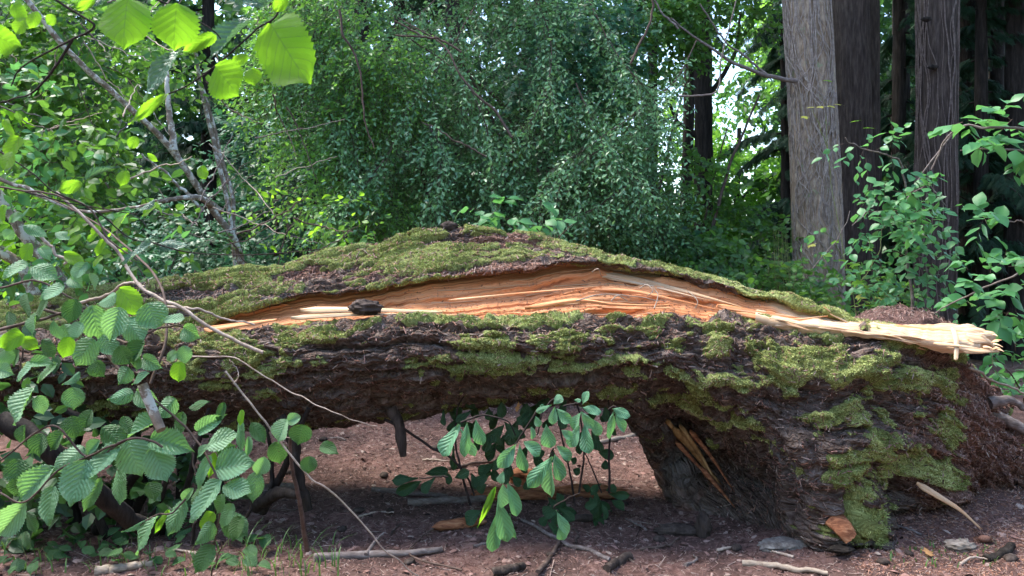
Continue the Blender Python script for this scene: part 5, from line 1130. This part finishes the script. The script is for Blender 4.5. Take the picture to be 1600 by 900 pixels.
# yellowing maple seedlings before the pale trunk
root = thing('maple_seedling', 'thin maple seedling with pale yellow leaves before the vine-covered trunk', 'seedling', W(1345, 530, 7) * [1, 1, 0])
for p in ([(1345, 620, 7), (1335, 480, 7), (1320, 400, 7), (1300, 300, 7), (1292, 180, 7)], [(1330, 460, 7), (1370, 400, 7), (1380, 345, 7)], [(1335, 480, 7), (1370, 470, 6.9), (1390, 462, 6.8)], [(1296, 240, 7), (1270, 170, 7)], [(1330, 440, 7), (1305, 380, 7), (1270, 350, 7)]): mb = MB(); tube(mb, Wl(p), .005, .002, 5, 24, wob=.02); mb.build('stem', M['green_stem'], root)
for x, y, s, k in [(1295, 125, 16, 'l'), (1268, 168, 14, 'y'), (1284, 166, 14, 'y'), (1300, 165, 15, 'y'), (1312, 163, 14, 'y'), (1260, 181, 14, 'y'), (1340, 190, 18, 'l'), (1358, 200, 18, 'l'), (1270, 383, 16, 'y'), (1305, 378, 15, 'l'), (1290, 397, 18, 'l'), (1318, 405, 16, 'l'),
                   (1355, 385, 20, 'l'), (1335, 415, 18, 'l'), (1308, 438, 18, 'l'), (1340, 440, 20, 'l'), (1345, 462, 18, 'y'), (1358, 470, 16, 'y'), (1375, 463, 16, 'y'), (1325, 485, 22, 'l'), (1300, 478, 20, 'l'), (1358, 478, 20, 'l'), (1350, 495, 20, 'l'), (1310, 500, 22, 'l'), (1290, 490, 18, 'l')]:
    b = W(x - s * .4, y, 6.95); t = W(x + s * random.uniform(.2, .7), y + random.uniform(-4, 8), 6.85 - .1 * random.random()); L_ = s * 1.3 * 7 / F
    t = b + unit(t - b) * L_; put_leaf('maple_' + k, root, b, t, L_ * 1.05, (random.uniform(-.3, .3), -.7, .7))
# undergrowth behind the log
broadleaf('bramble_thicket', 'low thicket of green leaves left of the vine-covered trunk foot', 'shrub', W(1150, 560, 8.4) * [1, 1, 0], [(Wl([(1150, 600, 8.4), (1160, 440, 8.4), (1170, 380, 8.4)]), .01, .004)],
          [B_(1150, 430, 8.2, 120, 40, .8), B_(1210, 400, 8.4, 50, 40, .6), B_(1080, 400, 8.6, 70, 36, .6), B_(1190, 460, 7.6, 90, 30, .5), B_(1330, 470, 7.6, 70, 34, .5)], 700, 6, .26, OV, .075, 'mid', thr=.42, seed=14, toward=.4)
broadleaf('fern_thicket', 'shaded low leaf cover behind the middle of the log', 'shrub', W(950, 560, 9) * [1, 1, 0], [(Wl([(950, 600, 9), (960, 440, 9), (950, 380, 9)]), .01, .004)],
          [B_(950, 400, 9, 150, 60, .8), B_(700, 420, 9, 160, 60, .8), B_(450, 430, 8.8, 150, 60, .8), B_(200, 440, 8.0, 150, 60, .8), B_(0, 470, 7.6, 150, 70, .8)], 1300, 6, .28, OV, .08, 'maple', thr=.42, seed=15, toward=.4)
# tall grass stems near the pale trunk
mb = MB()
for k in range(26):
    x = 1205 + 40 * rng.random(); b = W(x, 520, 7.4); t = W(x + rng.normal() * 12, 350 + 60 * rng.random(), 7.4); tube(mb, [b, (b + t) / 2 + [.01, 0, 0], t], .003, .001, 4, 10)
o = mb.build('tall_grass', M['green_stem'], None, True, 'stuff')

# bare twigs that cross the woods behind
def cross(pts, r0, r1, mat, label, name='bare_branch', group='bare branches crossing the view', wob=.02, sides=7, extra=()):
    mb = MB(); tube(mb, Wl(pts), r0, r1, sides, max(24, len(pts) * 9), wob=wob, rough=.15, seed=len(label))
    for e in extra: tube(mb, Wl(e), r1 * 1.1, r1 * .4, 6, 20, wob=wob * .6, seed=len(label) + len(e))
    return tag(mb.build(name, M[mat]), label, 'branch', group)
cross([(88, 300, 3.2), (135, 345, 3.2), (180, 390, 3.2), (215, 438, 3.15), (270, 478, 3.1), (340, 518, 3.1), (412, 551, 3.1)], .006, .0075, 'dry_twig', 'long pale dry twig slanting down across the mossy end of the log')
cross([(105, 478, 3.3), (160, 462, 3.3), (205, 442, 3.25), (225, 445, 3.2)], .007, .005, 'dry_twig', 'pale curved twig meeting the long slanting one at the log')
cross([(250, 478, 3.3), (300, 482, 3.3), (350, 497, 3.35), (398, 507, 3.4)], .006, .004, 'dry_twig', 'pale twig curving along the bark toward the split')
cross([(300, 557, 3.3), (360, 560, 3.3), (410, 585, 3.3), (470, 620, 3.3), (540, 652, 3.3), (590, 664, 3.4)], .0034, .002, 'dry_twig', 'thin pale twig looping down over the dark side of the log')
cross([(352, 580, 2.9), (390, 630, 2.9), (440, 690, 2.9), (480, 740, 2.9), (530, 780, 2.95), (590, 845, 3.0), (630, 885, 3.1), (662, 905, 3.2)], .0042, .0026, 'dry_twig', 'long knobbly twig falling from the hazel to the ground', extra=([(365, 600, 2.9), (372, 580, 2.9), (358, 560, 2.9)], [(440, 690, 2.9), (455, 680, 2.9)]))
cross([(0, 292, 3.0), (60, 302, 3.0), (130, 320, 3.0), (170, 370, 3.0), (215, 405, 3.0)], .004, .003, 'twig', 'thin dark twig arching over the left leaves')
cross([(60, 360, 3.6), (75, 380, 3.6), (95, 400, 3.6), (105, 415, 3.6)], .008, .006, 'dry_twig', 'short pale twig among the leaves at left')
cross([(530, 15, 3.6), (540, 60, 3.6), (562, 105, 3.6), (567, 165, 3.6), (585, 230, 3.6)], .006, .003, 'twig', 'dark hanging twig in front of the lime tree')
cross([(618, 55, 6.5), (660, 58, 6.5), (690, 62, 6.5), (722, 82, 6.5)], .008, .01, 'twig', 'dark bare twig above the weeping tree leaves', extra=([(660, 58, 6.5), (640, 45, 6.5), (618, 33, 6.5)],))
cross([(985, 100, 7), (1020, 20, 7), (1010, -20, 7)], .012, .01, 'twig', 'dark stem above the airy tree', extra=())
cross([(1060, 150, 7.2), (1110, 148, 7.2), (1125, 135, 7.2), (1128, 90, 7.2), (1150, 0, 7.2)], .009, .006, 'stick', 'hooked grey twig hanging in the sky gap')
cross([(1270, 420, 6.6), (1310, 370, 6.6), (1330, 330, 6.6)], .004, .003, 'stick', 'grey twig leaning before the vine-covered trunk')
cross([(1540, 640, 4.5), (1570, 655, 4.5), (1600, 672, 4.5), (1660, 700, 4.5)], .030, .035, 'stick', 'stout grey branch poking out behind the stump end', extra=([(1545, 630, 4.4), (1580, 625, 4.4), (1600, 640, 4.4)],))
cross([(1515, 575, 4.2), (1545, 590, 4.3), (1600, 615, 4.4)], .008, .006, 'pale_stick', 'pale thin twig at the slab end')

# ------------------------------------------------------------------ foreground hazel, large leaves
def leaf_list(root, lst, ox, oy, z=3.0, key='hazel', depth=2.5, nfac=1.0, jitter=.08):
    for L_ in lst:
        bx, by, tx, ty, wd = L_[:5]; k = L_[5] if len(L_) > 5 and isinstance(L_[5], str) else key; dp = L_[6] if len(L_) > 6 else depth
        dp += random.uniform(-jitter, jitter)
        b = W(bx / z + ox, by / z + oy, dp); ln_ = math.hypot(tx - bx, ty - by) / z
        if key == 'hazel': bx, by, tx, ty = bx - (tx - bx) * .08, by - (ty - by) * .08, tx + (tx - bx) * .16, ty + (ty - by) * .16
        if key == 'plum': tx, ty = tx + (tx - bx) * .14, ty + (ty - by) * .14
        t = W(tx / z + ox, ty / z + oy, dp - random.uniform(-.05, .35) * ln_ * dp / F)
        nx = random.uniform(-.35, .35); put_leaf(k, root, b, t, wd / z * dp / F * (1.16 if key == 'hazel' else 1.2 if key in ('plum', 'plum_dark') else 1.04), (nx * 1.6, -.75, random.uniform(.1, 1.0)) if key != 'hazel_thin' else (nx, -.95, -.25 + random.uniform(-.1, .1)))
hz = thing('hazel_bush', 'leafy hazel bush with large pleated leaves in the lower left foreground', 'shrub', W0(230, 880))
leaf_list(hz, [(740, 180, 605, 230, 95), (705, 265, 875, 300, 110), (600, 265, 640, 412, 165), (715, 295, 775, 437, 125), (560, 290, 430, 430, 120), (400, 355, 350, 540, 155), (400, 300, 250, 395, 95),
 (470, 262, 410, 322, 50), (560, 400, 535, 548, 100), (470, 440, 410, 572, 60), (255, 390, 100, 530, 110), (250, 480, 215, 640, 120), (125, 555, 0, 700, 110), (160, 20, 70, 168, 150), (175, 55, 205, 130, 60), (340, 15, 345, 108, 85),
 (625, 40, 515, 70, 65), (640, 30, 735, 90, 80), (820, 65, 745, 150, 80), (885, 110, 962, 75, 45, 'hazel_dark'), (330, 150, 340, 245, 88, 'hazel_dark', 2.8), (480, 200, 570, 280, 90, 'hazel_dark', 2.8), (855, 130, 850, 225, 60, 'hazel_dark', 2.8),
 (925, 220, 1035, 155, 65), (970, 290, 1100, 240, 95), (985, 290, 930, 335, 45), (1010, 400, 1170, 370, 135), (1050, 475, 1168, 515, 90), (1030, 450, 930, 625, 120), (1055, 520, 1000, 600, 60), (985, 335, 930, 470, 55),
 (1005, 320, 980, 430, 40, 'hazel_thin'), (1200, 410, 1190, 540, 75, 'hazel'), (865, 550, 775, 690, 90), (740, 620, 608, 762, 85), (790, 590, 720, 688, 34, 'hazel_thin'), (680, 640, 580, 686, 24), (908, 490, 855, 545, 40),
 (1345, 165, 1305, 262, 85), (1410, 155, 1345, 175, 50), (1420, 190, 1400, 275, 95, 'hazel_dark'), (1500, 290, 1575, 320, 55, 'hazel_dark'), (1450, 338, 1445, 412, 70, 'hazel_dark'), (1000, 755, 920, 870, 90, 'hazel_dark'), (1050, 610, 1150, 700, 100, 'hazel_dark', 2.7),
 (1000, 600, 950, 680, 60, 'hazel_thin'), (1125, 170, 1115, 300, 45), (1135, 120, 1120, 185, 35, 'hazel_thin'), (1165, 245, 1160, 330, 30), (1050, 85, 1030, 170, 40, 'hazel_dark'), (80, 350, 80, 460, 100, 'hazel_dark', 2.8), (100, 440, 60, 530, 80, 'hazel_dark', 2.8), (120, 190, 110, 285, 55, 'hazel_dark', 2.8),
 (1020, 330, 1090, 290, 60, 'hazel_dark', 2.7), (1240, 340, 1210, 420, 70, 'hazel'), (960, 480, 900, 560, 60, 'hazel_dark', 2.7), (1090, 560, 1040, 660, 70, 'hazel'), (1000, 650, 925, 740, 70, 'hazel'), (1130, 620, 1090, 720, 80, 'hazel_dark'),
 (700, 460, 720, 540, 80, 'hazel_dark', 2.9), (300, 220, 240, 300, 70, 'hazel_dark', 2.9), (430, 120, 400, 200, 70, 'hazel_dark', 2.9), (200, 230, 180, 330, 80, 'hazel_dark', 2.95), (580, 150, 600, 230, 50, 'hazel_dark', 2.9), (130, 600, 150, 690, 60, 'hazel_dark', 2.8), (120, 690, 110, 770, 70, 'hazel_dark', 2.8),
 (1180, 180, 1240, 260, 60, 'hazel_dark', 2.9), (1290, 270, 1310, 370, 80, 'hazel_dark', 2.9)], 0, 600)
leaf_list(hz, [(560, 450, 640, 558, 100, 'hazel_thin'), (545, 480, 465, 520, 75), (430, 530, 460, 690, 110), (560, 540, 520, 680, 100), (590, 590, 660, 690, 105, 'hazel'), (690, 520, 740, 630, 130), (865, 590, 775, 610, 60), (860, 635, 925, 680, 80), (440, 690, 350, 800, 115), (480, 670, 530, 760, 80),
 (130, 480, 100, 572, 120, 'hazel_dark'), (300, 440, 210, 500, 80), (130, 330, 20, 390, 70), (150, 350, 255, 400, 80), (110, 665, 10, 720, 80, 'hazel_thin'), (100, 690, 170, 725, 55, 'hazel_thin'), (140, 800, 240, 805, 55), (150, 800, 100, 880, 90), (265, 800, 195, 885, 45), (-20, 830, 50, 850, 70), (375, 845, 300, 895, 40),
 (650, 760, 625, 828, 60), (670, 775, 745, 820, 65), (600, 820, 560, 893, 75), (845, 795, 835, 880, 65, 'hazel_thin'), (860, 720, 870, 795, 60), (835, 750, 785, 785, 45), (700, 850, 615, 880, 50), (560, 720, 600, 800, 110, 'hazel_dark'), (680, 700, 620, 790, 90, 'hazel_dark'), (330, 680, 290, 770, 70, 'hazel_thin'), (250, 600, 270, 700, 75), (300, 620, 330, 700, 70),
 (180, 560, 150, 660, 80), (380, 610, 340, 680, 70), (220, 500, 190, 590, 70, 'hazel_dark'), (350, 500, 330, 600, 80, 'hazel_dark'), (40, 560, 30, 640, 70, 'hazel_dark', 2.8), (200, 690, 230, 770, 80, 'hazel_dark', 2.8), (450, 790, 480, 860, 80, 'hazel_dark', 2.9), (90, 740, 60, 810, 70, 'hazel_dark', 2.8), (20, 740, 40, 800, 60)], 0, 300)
leaf_list(hz, [(150, 240, 100, 318, 65, 'hazel_thin'), (375, 165, 322, 195, 38, 'hazel_thin'), (380, 200, 318, 235, 40, 'hazel_thin'), (448, 205, 405, 225, 28, 'hazel_thin'), (470, 150, 440, 205, 40, 'hazel_thin'), (262, 190, 322, 220, 45, 'hazel'), (300, 285, 385, 335, 50, 'hazel_thin'), (490, 222, 455, 288, 38, 'hazel_thin'),
 (480, 300, 440, 340, 36, 'hazel_thin'), (600, 270, 552, 288, 26, 'hazel_thin'), (105, 100, 45, 135, 42, 'hazel'), (110, 155, 208, 195, 50, 'hazel'), (65, 235, 15, 268, 30, 'hazel_thin'), (270, 330, 230, 380, 50, 'hazel_thin'), (400, 330, 350, 400, 60), (60, 180, 20, 215, 50, 'hazel'), (190, 260, 230, 310, 50, 'hazel'), (330, 400, 380, 440, 60), (20, 60, 10, 130, 40, 'hazel_thin'), (420, 380, 440, 450, 50, 'hazel')], 0, 300, depth=3.3)
mb = MB()
for q, (p, r0, r1) in enumerate([
    ([(0, 720, 2.55), (80, 665, 2.5), (140, 715, 2.5), (200, 686, 2.45), (236, 690, 2.45), (255, 700, 2.45)], .003, .004),
    ([(0, 770, 2.5), (40, 785, 2.5), (90, 735, 2.5), (130, 717, 2.5), (195, 688, 2.45)], .003, .004), ([(236, 620, 2.5), (300, 680, 2.5), (335, 735, 2.45), (345, 790, 2.45), (335, 850, 2.5)], .004, .003),
    ([(0, 515, 2.6), (60, 500, 2.6), (110, 490, 2.6), (150, 530, 2.6), (180, 530, 2.55)], .006, .003), ([(180, 530, 2.55), (210, 535, 2.5), (250, 512, 2.5), (290, 512, 2.5), (310, 532, 2.5)], .004, .003),
    ([(60, 480, 2.6), (130, 510, 2.6), (180, 570, 2.55), (215, 600, 2.5)], .005, .006), ([(0, 450, 2.7), (60, 440, 2.7), (120, 470, 2.7)], .004, .003), ([(290, 780, 2.5), (270, 800, 2.5), (245, 805, 2.5), (205, 830, 2.5)], .003, .002),
    ([(30, 505, 2.6), (35, 540, 2.6), (32, 600, 2.6)], .004, .003), ([(480, 860, 3.4), (470, 800, 3.3), (455, 720, 3.2), (455, 660, 3.1)], .012, .006), ([(330, 900, 2.7), (345, 850, 2.6), (330, 845, 2.6)], .003, .002), ([(235, 600, 2.5), (260, 520, 2.6), (240, 430, 2.8), (150, 350, 3.2), (60, 300, 3.4)], .005, .003)]):
    mb = MB(); tube(mb, Wl(p), r0, r1, 8, 40, wob=.006, rough=.15, seed=q); mb.build('stem', M['twig'], hz)
mb = MB(); tube(mb, Wl([(222, 600, 2.45), (238, 640, 2.45), (252, 672, 2.42)]), .016, .015, 12, 30, rough=.15); mb.build('branch_stub', M['lichen_bark'], hz)['label'] = 'pale lichen-spotted broken branch stub'
# dark stems of the thicket beneath the log's left end
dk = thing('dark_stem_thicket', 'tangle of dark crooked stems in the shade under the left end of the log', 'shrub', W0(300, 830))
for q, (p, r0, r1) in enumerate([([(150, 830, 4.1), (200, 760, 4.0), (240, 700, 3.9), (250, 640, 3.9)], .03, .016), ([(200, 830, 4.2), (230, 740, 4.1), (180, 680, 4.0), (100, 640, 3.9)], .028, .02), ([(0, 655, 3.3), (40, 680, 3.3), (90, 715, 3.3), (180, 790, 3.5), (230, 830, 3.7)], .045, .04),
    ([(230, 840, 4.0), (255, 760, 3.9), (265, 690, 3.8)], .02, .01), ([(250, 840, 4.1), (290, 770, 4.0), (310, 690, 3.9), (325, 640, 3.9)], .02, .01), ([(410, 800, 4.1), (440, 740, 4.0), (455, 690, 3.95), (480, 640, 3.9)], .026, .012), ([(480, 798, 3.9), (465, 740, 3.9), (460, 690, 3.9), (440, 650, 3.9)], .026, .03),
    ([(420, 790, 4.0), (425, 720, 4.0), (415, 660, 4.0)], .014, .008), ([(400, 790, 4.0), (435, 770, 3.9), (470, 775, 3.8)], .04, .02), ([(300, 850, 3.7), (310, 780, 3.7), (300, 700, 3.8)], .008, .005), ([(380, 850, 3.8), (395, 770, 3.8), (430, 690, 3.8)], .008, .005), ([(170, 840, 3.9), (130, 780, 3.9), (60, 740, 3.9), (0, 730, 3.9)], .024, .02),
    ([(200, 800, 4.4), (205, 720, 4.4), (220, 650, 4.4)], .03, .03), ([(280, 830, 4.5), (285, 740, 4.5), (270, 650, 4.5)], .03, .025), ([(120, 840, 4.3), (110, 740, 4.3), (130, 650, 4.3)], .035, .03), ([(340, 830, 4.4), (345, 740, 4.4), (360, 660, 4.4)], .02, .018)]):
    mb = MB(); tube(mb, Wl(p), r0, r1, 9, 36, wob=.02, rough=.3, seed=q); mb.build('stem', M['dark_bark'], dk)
P, Cn = blob_pts(170, [B_(60, 680, 3.9, 120, 50, .35), B_(100, 770, 4.1, 120, 60, .35), B_(280, 740, 4.1, 90, 50, .3), B_(20, 560, 3.9, 80, 40, .3)], .42, 2.5, 33)
ml, mtw = MB(), MB(); leafset(ml, mtw, P, rng.normal(size=P.shape) + [0, -.2, -.3], .16, 4, OV, .085, tone=np.full(len(P), .3), toward=.5)
ml.build('foliage', M['far'], dk, False, 'stuff')

# top-left overhanging hazel spray, close to the camera and lit from behind
tl = thing('overhanging_hazel_branch', 'overhanging hazel branch with bright backlit leaves in the top left corner', 'branch', W(-60, -60, 1.2))
leaf_list(tl, [(600, -10, 560, 215, 250), (830, 15, 800, 232, 235), (1270, 110, 1430, 388, 300), (1010, 310, 1110, 452, 205), (1180, 320, 1190, 402, 90), (1160, 260, 1078, 300, 50), (1012, 165, 855, 240, 62),
 (790, 440, 590, 580, 50), (-60, 150, 85, 220, 135), (60, 20, 120, 90, 85), (180, 55, 130, 130, 60), (120, 90, 70, 160, 65), (260, 75, 212, 115, 50), (450, 5, 335, 45, 40), (1345, -10, 1275, 55, 60), (90, 640, 25, 735, 75), (60, 710, 5, 800, 85), (385, 860, 262, 895, 60), (20, 560, 60, 640, 40),
 (700, 330, 740, 400, 40, 'hazel_thin', 1.9), (640, 640, 605, 700, 50, 'hazel_thin', 2.2), (690, 720, 740, 760, 30, 'hazel_thin', 2.2), (590, 800, 560, 870, 60, 'hazel_thin', 2.2), (940, 780, 965, 840, 50, 'hazel_thin', 3.0)], 0, 0, key='hazel_thin', depth=1.25, jitter=.04)
leaf_list(tl, [(850, 235, 612, 425, 105), (1185, 90, 965, 280, 115), (400, 845, 555, 775, 32), (1250, 20, 1040, -30, 70), (1100, 10, 1140, 30, 60), (480, -5, 390, 20, 40)], 0, 0, key='hazel_blue', depth=1.3, jitter=.04)
leaf_list(tl, [(705, 235, 605, 330, 48, 'hazel_blue'), (735, 245, 860, 238, 48, 'hazel_blue'), (725, 35, 650, 78, 40, 'hazel_blue'), (600, 100, 510, 185, 50, 'hazel_thin'), (730, 65, 672, 105, 40, 'hazel_thin')], 0, 300, depth=1.7)
mb = MB()
for q, p in enumerate([[(80, -5), (115, 18), (146, 38), (135, 52), (113, 62), (37, 103), (18, 135)], [(113, 62), (90, 100), (53, 143), (20, 155), (0, 160)], [(247, 0), (290, 22), (330, 45), (345, 60)], [(443, -10), (430, 27), (400, 45), (385, 60), (345, 95), (300, 130), (263, 147)], [(0, 237), (50, 270), (85, 300), (130, 320)], [(423, 35), (420, 50)],
                       [(85, 300), (150, 330), (200, 370), (235, 378), (245, 380)], [(40, 300), (100, 315), (180, 330), (215, 335)], [(240, 380), (300, 395), (400, 398), (500, 390)]]):
    mb = MB(); tube(mb, [W(x, y, 1.28 if q < 4 or q == 5 else 1.7) for x, y in p], .0026 if q < 2 else .0018, .0012, 6, 40, wob=.002, seed=q); mb.build('twig', M['black_twig'], tl)

# ------------------------------------------------------------------ plant under the arch with long obovate leaves
ob = thing('osoberry_shrub', 'shrub with smooth obovate leaves hanging under the arch of the trunk', 'shrub', W0(800, 800))
front = [(565, 190, 490, 318, 75), (568, 212, 622, 330, 40), (640, 165, 665, 275, 50), (600, 180, 590, 330, 45), (830, 280, 755, 380, 60), (865, 270, 935, 320, 60), (845, 280, 865, 400, 45), (765, 462, 770, 568, 65), (790, 465, 835, 600, 55), (745, 540, 785, 722, 72), (740, 600, 720, 768, 55), (800, 605, 815, 718, 32),
 (1000, 340, 890, 468, 62), (1000, 350, 980, 515, 52), (1010, 330, 1040, 440, 55), (1020, 290, 1080, 345, 45), (995, 98, 930, 125, 24), (1005, 95, 1038, 60, 38), (1020, 115, 1075, 175, 45), (1010, 105, 1000, 180, 36), (970, 190, 985, 290, 60), (1040, 215, 1085, 250, 36),
 (1135, 130, 1095, 205, 46), (1135, 130, 1182, 198, 42), (1140, 110, 1220, 120, 48), (1140, 95, 1165, 42, 36), (1150, 190, 1165, 310, 56), (1125, 195, 1085, 285, 50), (1180, 160, 1222, 230, 44), (1280, 115, 1358, 140, 46), (1285, 130, 1280, 245, 42), (1290, 135, 1335, 215, 42), (1015, 590, 1065, 705, 46), (1030, 670, 1045, 730, 36),
 (920, 150, 935, 195, 30), (1100, 75, 1130, 75, 18), (960, 130, 950, 100, 20), (770, 410, 755, 460, 36), (900, 200, 910, 250, 28)]
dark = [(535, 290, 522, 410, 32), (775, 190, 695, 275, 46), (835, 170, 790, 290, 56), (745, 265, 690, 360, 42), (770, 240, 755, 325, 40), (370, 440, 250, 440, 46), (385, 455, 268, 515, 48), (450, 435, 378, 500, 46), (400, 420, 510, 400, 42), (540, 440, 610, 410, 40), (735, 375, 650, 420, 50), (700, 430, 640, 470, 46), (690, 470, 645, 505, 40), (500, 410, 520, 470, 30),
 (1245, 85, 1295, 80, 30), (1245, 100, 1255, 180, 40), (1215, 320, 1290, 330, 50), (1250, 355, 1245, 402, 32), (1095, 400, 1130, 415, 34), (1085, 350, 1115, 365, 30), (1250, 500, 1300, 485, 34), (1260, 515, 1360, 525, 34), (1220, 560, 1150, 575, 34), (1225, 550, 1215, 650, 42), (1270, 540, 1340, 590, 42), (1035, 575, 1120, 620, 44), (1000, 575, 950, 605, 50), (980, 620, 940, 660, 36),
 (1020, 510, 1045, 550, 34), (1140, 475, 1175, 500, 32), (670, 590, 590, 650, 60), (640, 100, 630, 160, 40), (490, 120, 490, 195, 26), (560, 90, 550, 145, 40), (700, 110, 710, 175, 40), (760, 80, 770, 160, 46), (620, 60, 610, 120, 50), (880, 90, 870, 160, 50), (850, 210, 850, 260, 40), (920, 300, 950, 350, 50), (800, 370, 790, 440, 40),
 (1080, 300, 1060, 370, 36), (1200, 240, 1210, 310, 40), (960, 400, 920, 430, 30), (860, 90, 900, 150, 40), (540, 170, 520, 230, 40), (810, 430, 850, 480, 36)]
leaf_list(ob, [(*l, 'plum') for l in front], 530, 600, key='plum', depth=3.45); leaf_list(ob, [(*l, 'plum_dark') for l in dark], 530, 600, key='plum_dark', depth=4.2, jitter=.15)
extra = []
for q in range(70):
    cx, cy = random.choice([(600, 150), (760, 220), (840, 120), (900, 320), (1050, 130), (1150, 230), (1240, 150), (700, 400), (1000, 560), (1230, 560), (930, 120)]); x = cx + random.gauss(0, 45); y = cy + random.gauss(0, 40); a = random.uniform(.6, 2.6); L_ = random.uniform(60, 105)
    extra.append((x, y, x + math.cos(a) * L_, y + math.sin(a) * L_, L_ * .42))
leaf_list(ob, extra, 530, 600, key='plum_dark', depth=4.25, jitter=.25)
leaf_list(ob, [(735, 480, 650, 690, 30, 'hazel_thin')], 530, 600, key='hazel_thin', depth=3.4)
mb = MB()
for q, (p, r0, r1) in enumerate([([(600, 655), (630, 670), (675, 700), (700, 712), (730, 745), (742, 775)], .008, .005), ([(735, 790), (722, 740), (712, 690), (715, 640), (730, 610)], .007, .004), ([(898, 790), (890, 735), (880, 690), (870, 640)], .006, .004), ([(905, 770), (912, 710), (908, 660), (900, 620)], .006, .004), ([(952, 770), (952, 700), (955, 660), (950, 625)], .007, .004),
    ([(940, 770), (920, 720), (905, 690)], .004, .003), ([(840, 640), (815, 680), (795, 715), (784, 750)], .005, .003), ([(870, 620), (850, 640), (840, 680)], .005, .003), ([(880, 635), (905, 630), (912, 640)], .005, .003), ([(700, 745), (680, 745), (655, 748)], .004, .003), ([(865, 700), (862, 715), (858, 735)], .004, .003), ([(950, 640), (960, 635), (965, 645)], .004, .003), ([(872, 798), (868, 790), (905, 770)], .004, .003), ([(720, 660), (750, 650), (790, 655), (805, 680)], .005, .003)]):
    mb = MB(); tube(mb, [W(x, y, 4.1 if q < 6 else 3.55) for x, y in p], r0, r1, 7, 30, wob=.008, seed=q); mb.build('stem', M['black_twig'], ob)

# ------------------------------------------------------------------ ground plants and grass at the lower left
gp = thing('ground_ivy', 'patch of small dark leaves creeping on the floor at the bottom left', 'plant', W0(100, 890))
for q in range(70):
    x, y = random.uniform(-10, 420), random.uniform(845, 898); b = W0(x, y); b[2] += random.uniform(.03, .09); a = random.uniform(0, 6.28)
    s = random.uniform(.05, .09); put_leaf('hazel_dark', gp, b, b + np.array([math.cos(a), math.sin(a), -.25]) * s, s * .7, (random.uniform(-.3, .3), -.3, 1), q=q % 4)
mb = MB(); 
for q in range(40):
    b = W0(random.uniform(-10, 420), random.uniform(850, 898)); tube(mb, [b, b + [random.uniform(-.05, .05), 0, .06]], .002, .001, 4, 4)
mb.build('stems', M['green_stem'], gp, True, 'stuff')
def grass_clump(n, x0, x1, y0, y1, h0, h1, name='grass'):
    b = np.array([W0(x, y) for x, y in zip(rng.uniform(x0, x1, n), rng.uniform(y0, y1, n))]); az = rng.random(n) * 6.28; hh = rng.uniform(h0, h1, n)
    s = np.linspace(0, 1, 6); bend = np.stack([np.cos(az), np.sin(az)], -1) * rng.uniform(.2, .8, (n, 1))
    c = b[:, None] + np.concatenate([bend[:, None] * (s ** 2)[None, :, None] * hh[:, None, None], (s - .25 * s ** 3)[None, :, None] * hh[:, None, None]], -1)
    sd = np.stack([-np.sin(az), np.cos(az), 0 * az], -1); wv = .0035 * (1 - s ** 2)[None, :, None] + .0002
    V = np.stack([c - sd[:, None] * wv, c + sd[:, None] * wv], 2)
    gf = grid_faces(6, 2); mb = MB(); mb.add(V.reshape(-1, 3), (gf[None] + (np.arange(n) * 12)[:, None, None]).reshape(-1, 4), np.repeat(rng.random(n), 12))
    return mb.build(name, M['grass'], None, True, 'stuff')
grass_clump(60, 380, 530, 850, 905, .07, .2)
grass_clump(60, -20, 380, 850, 905, .04, .12, 'low_grass')
grass_clump(70, 1390, 1560, 850, 890, .02, .05, 'moss_tuft_grass')
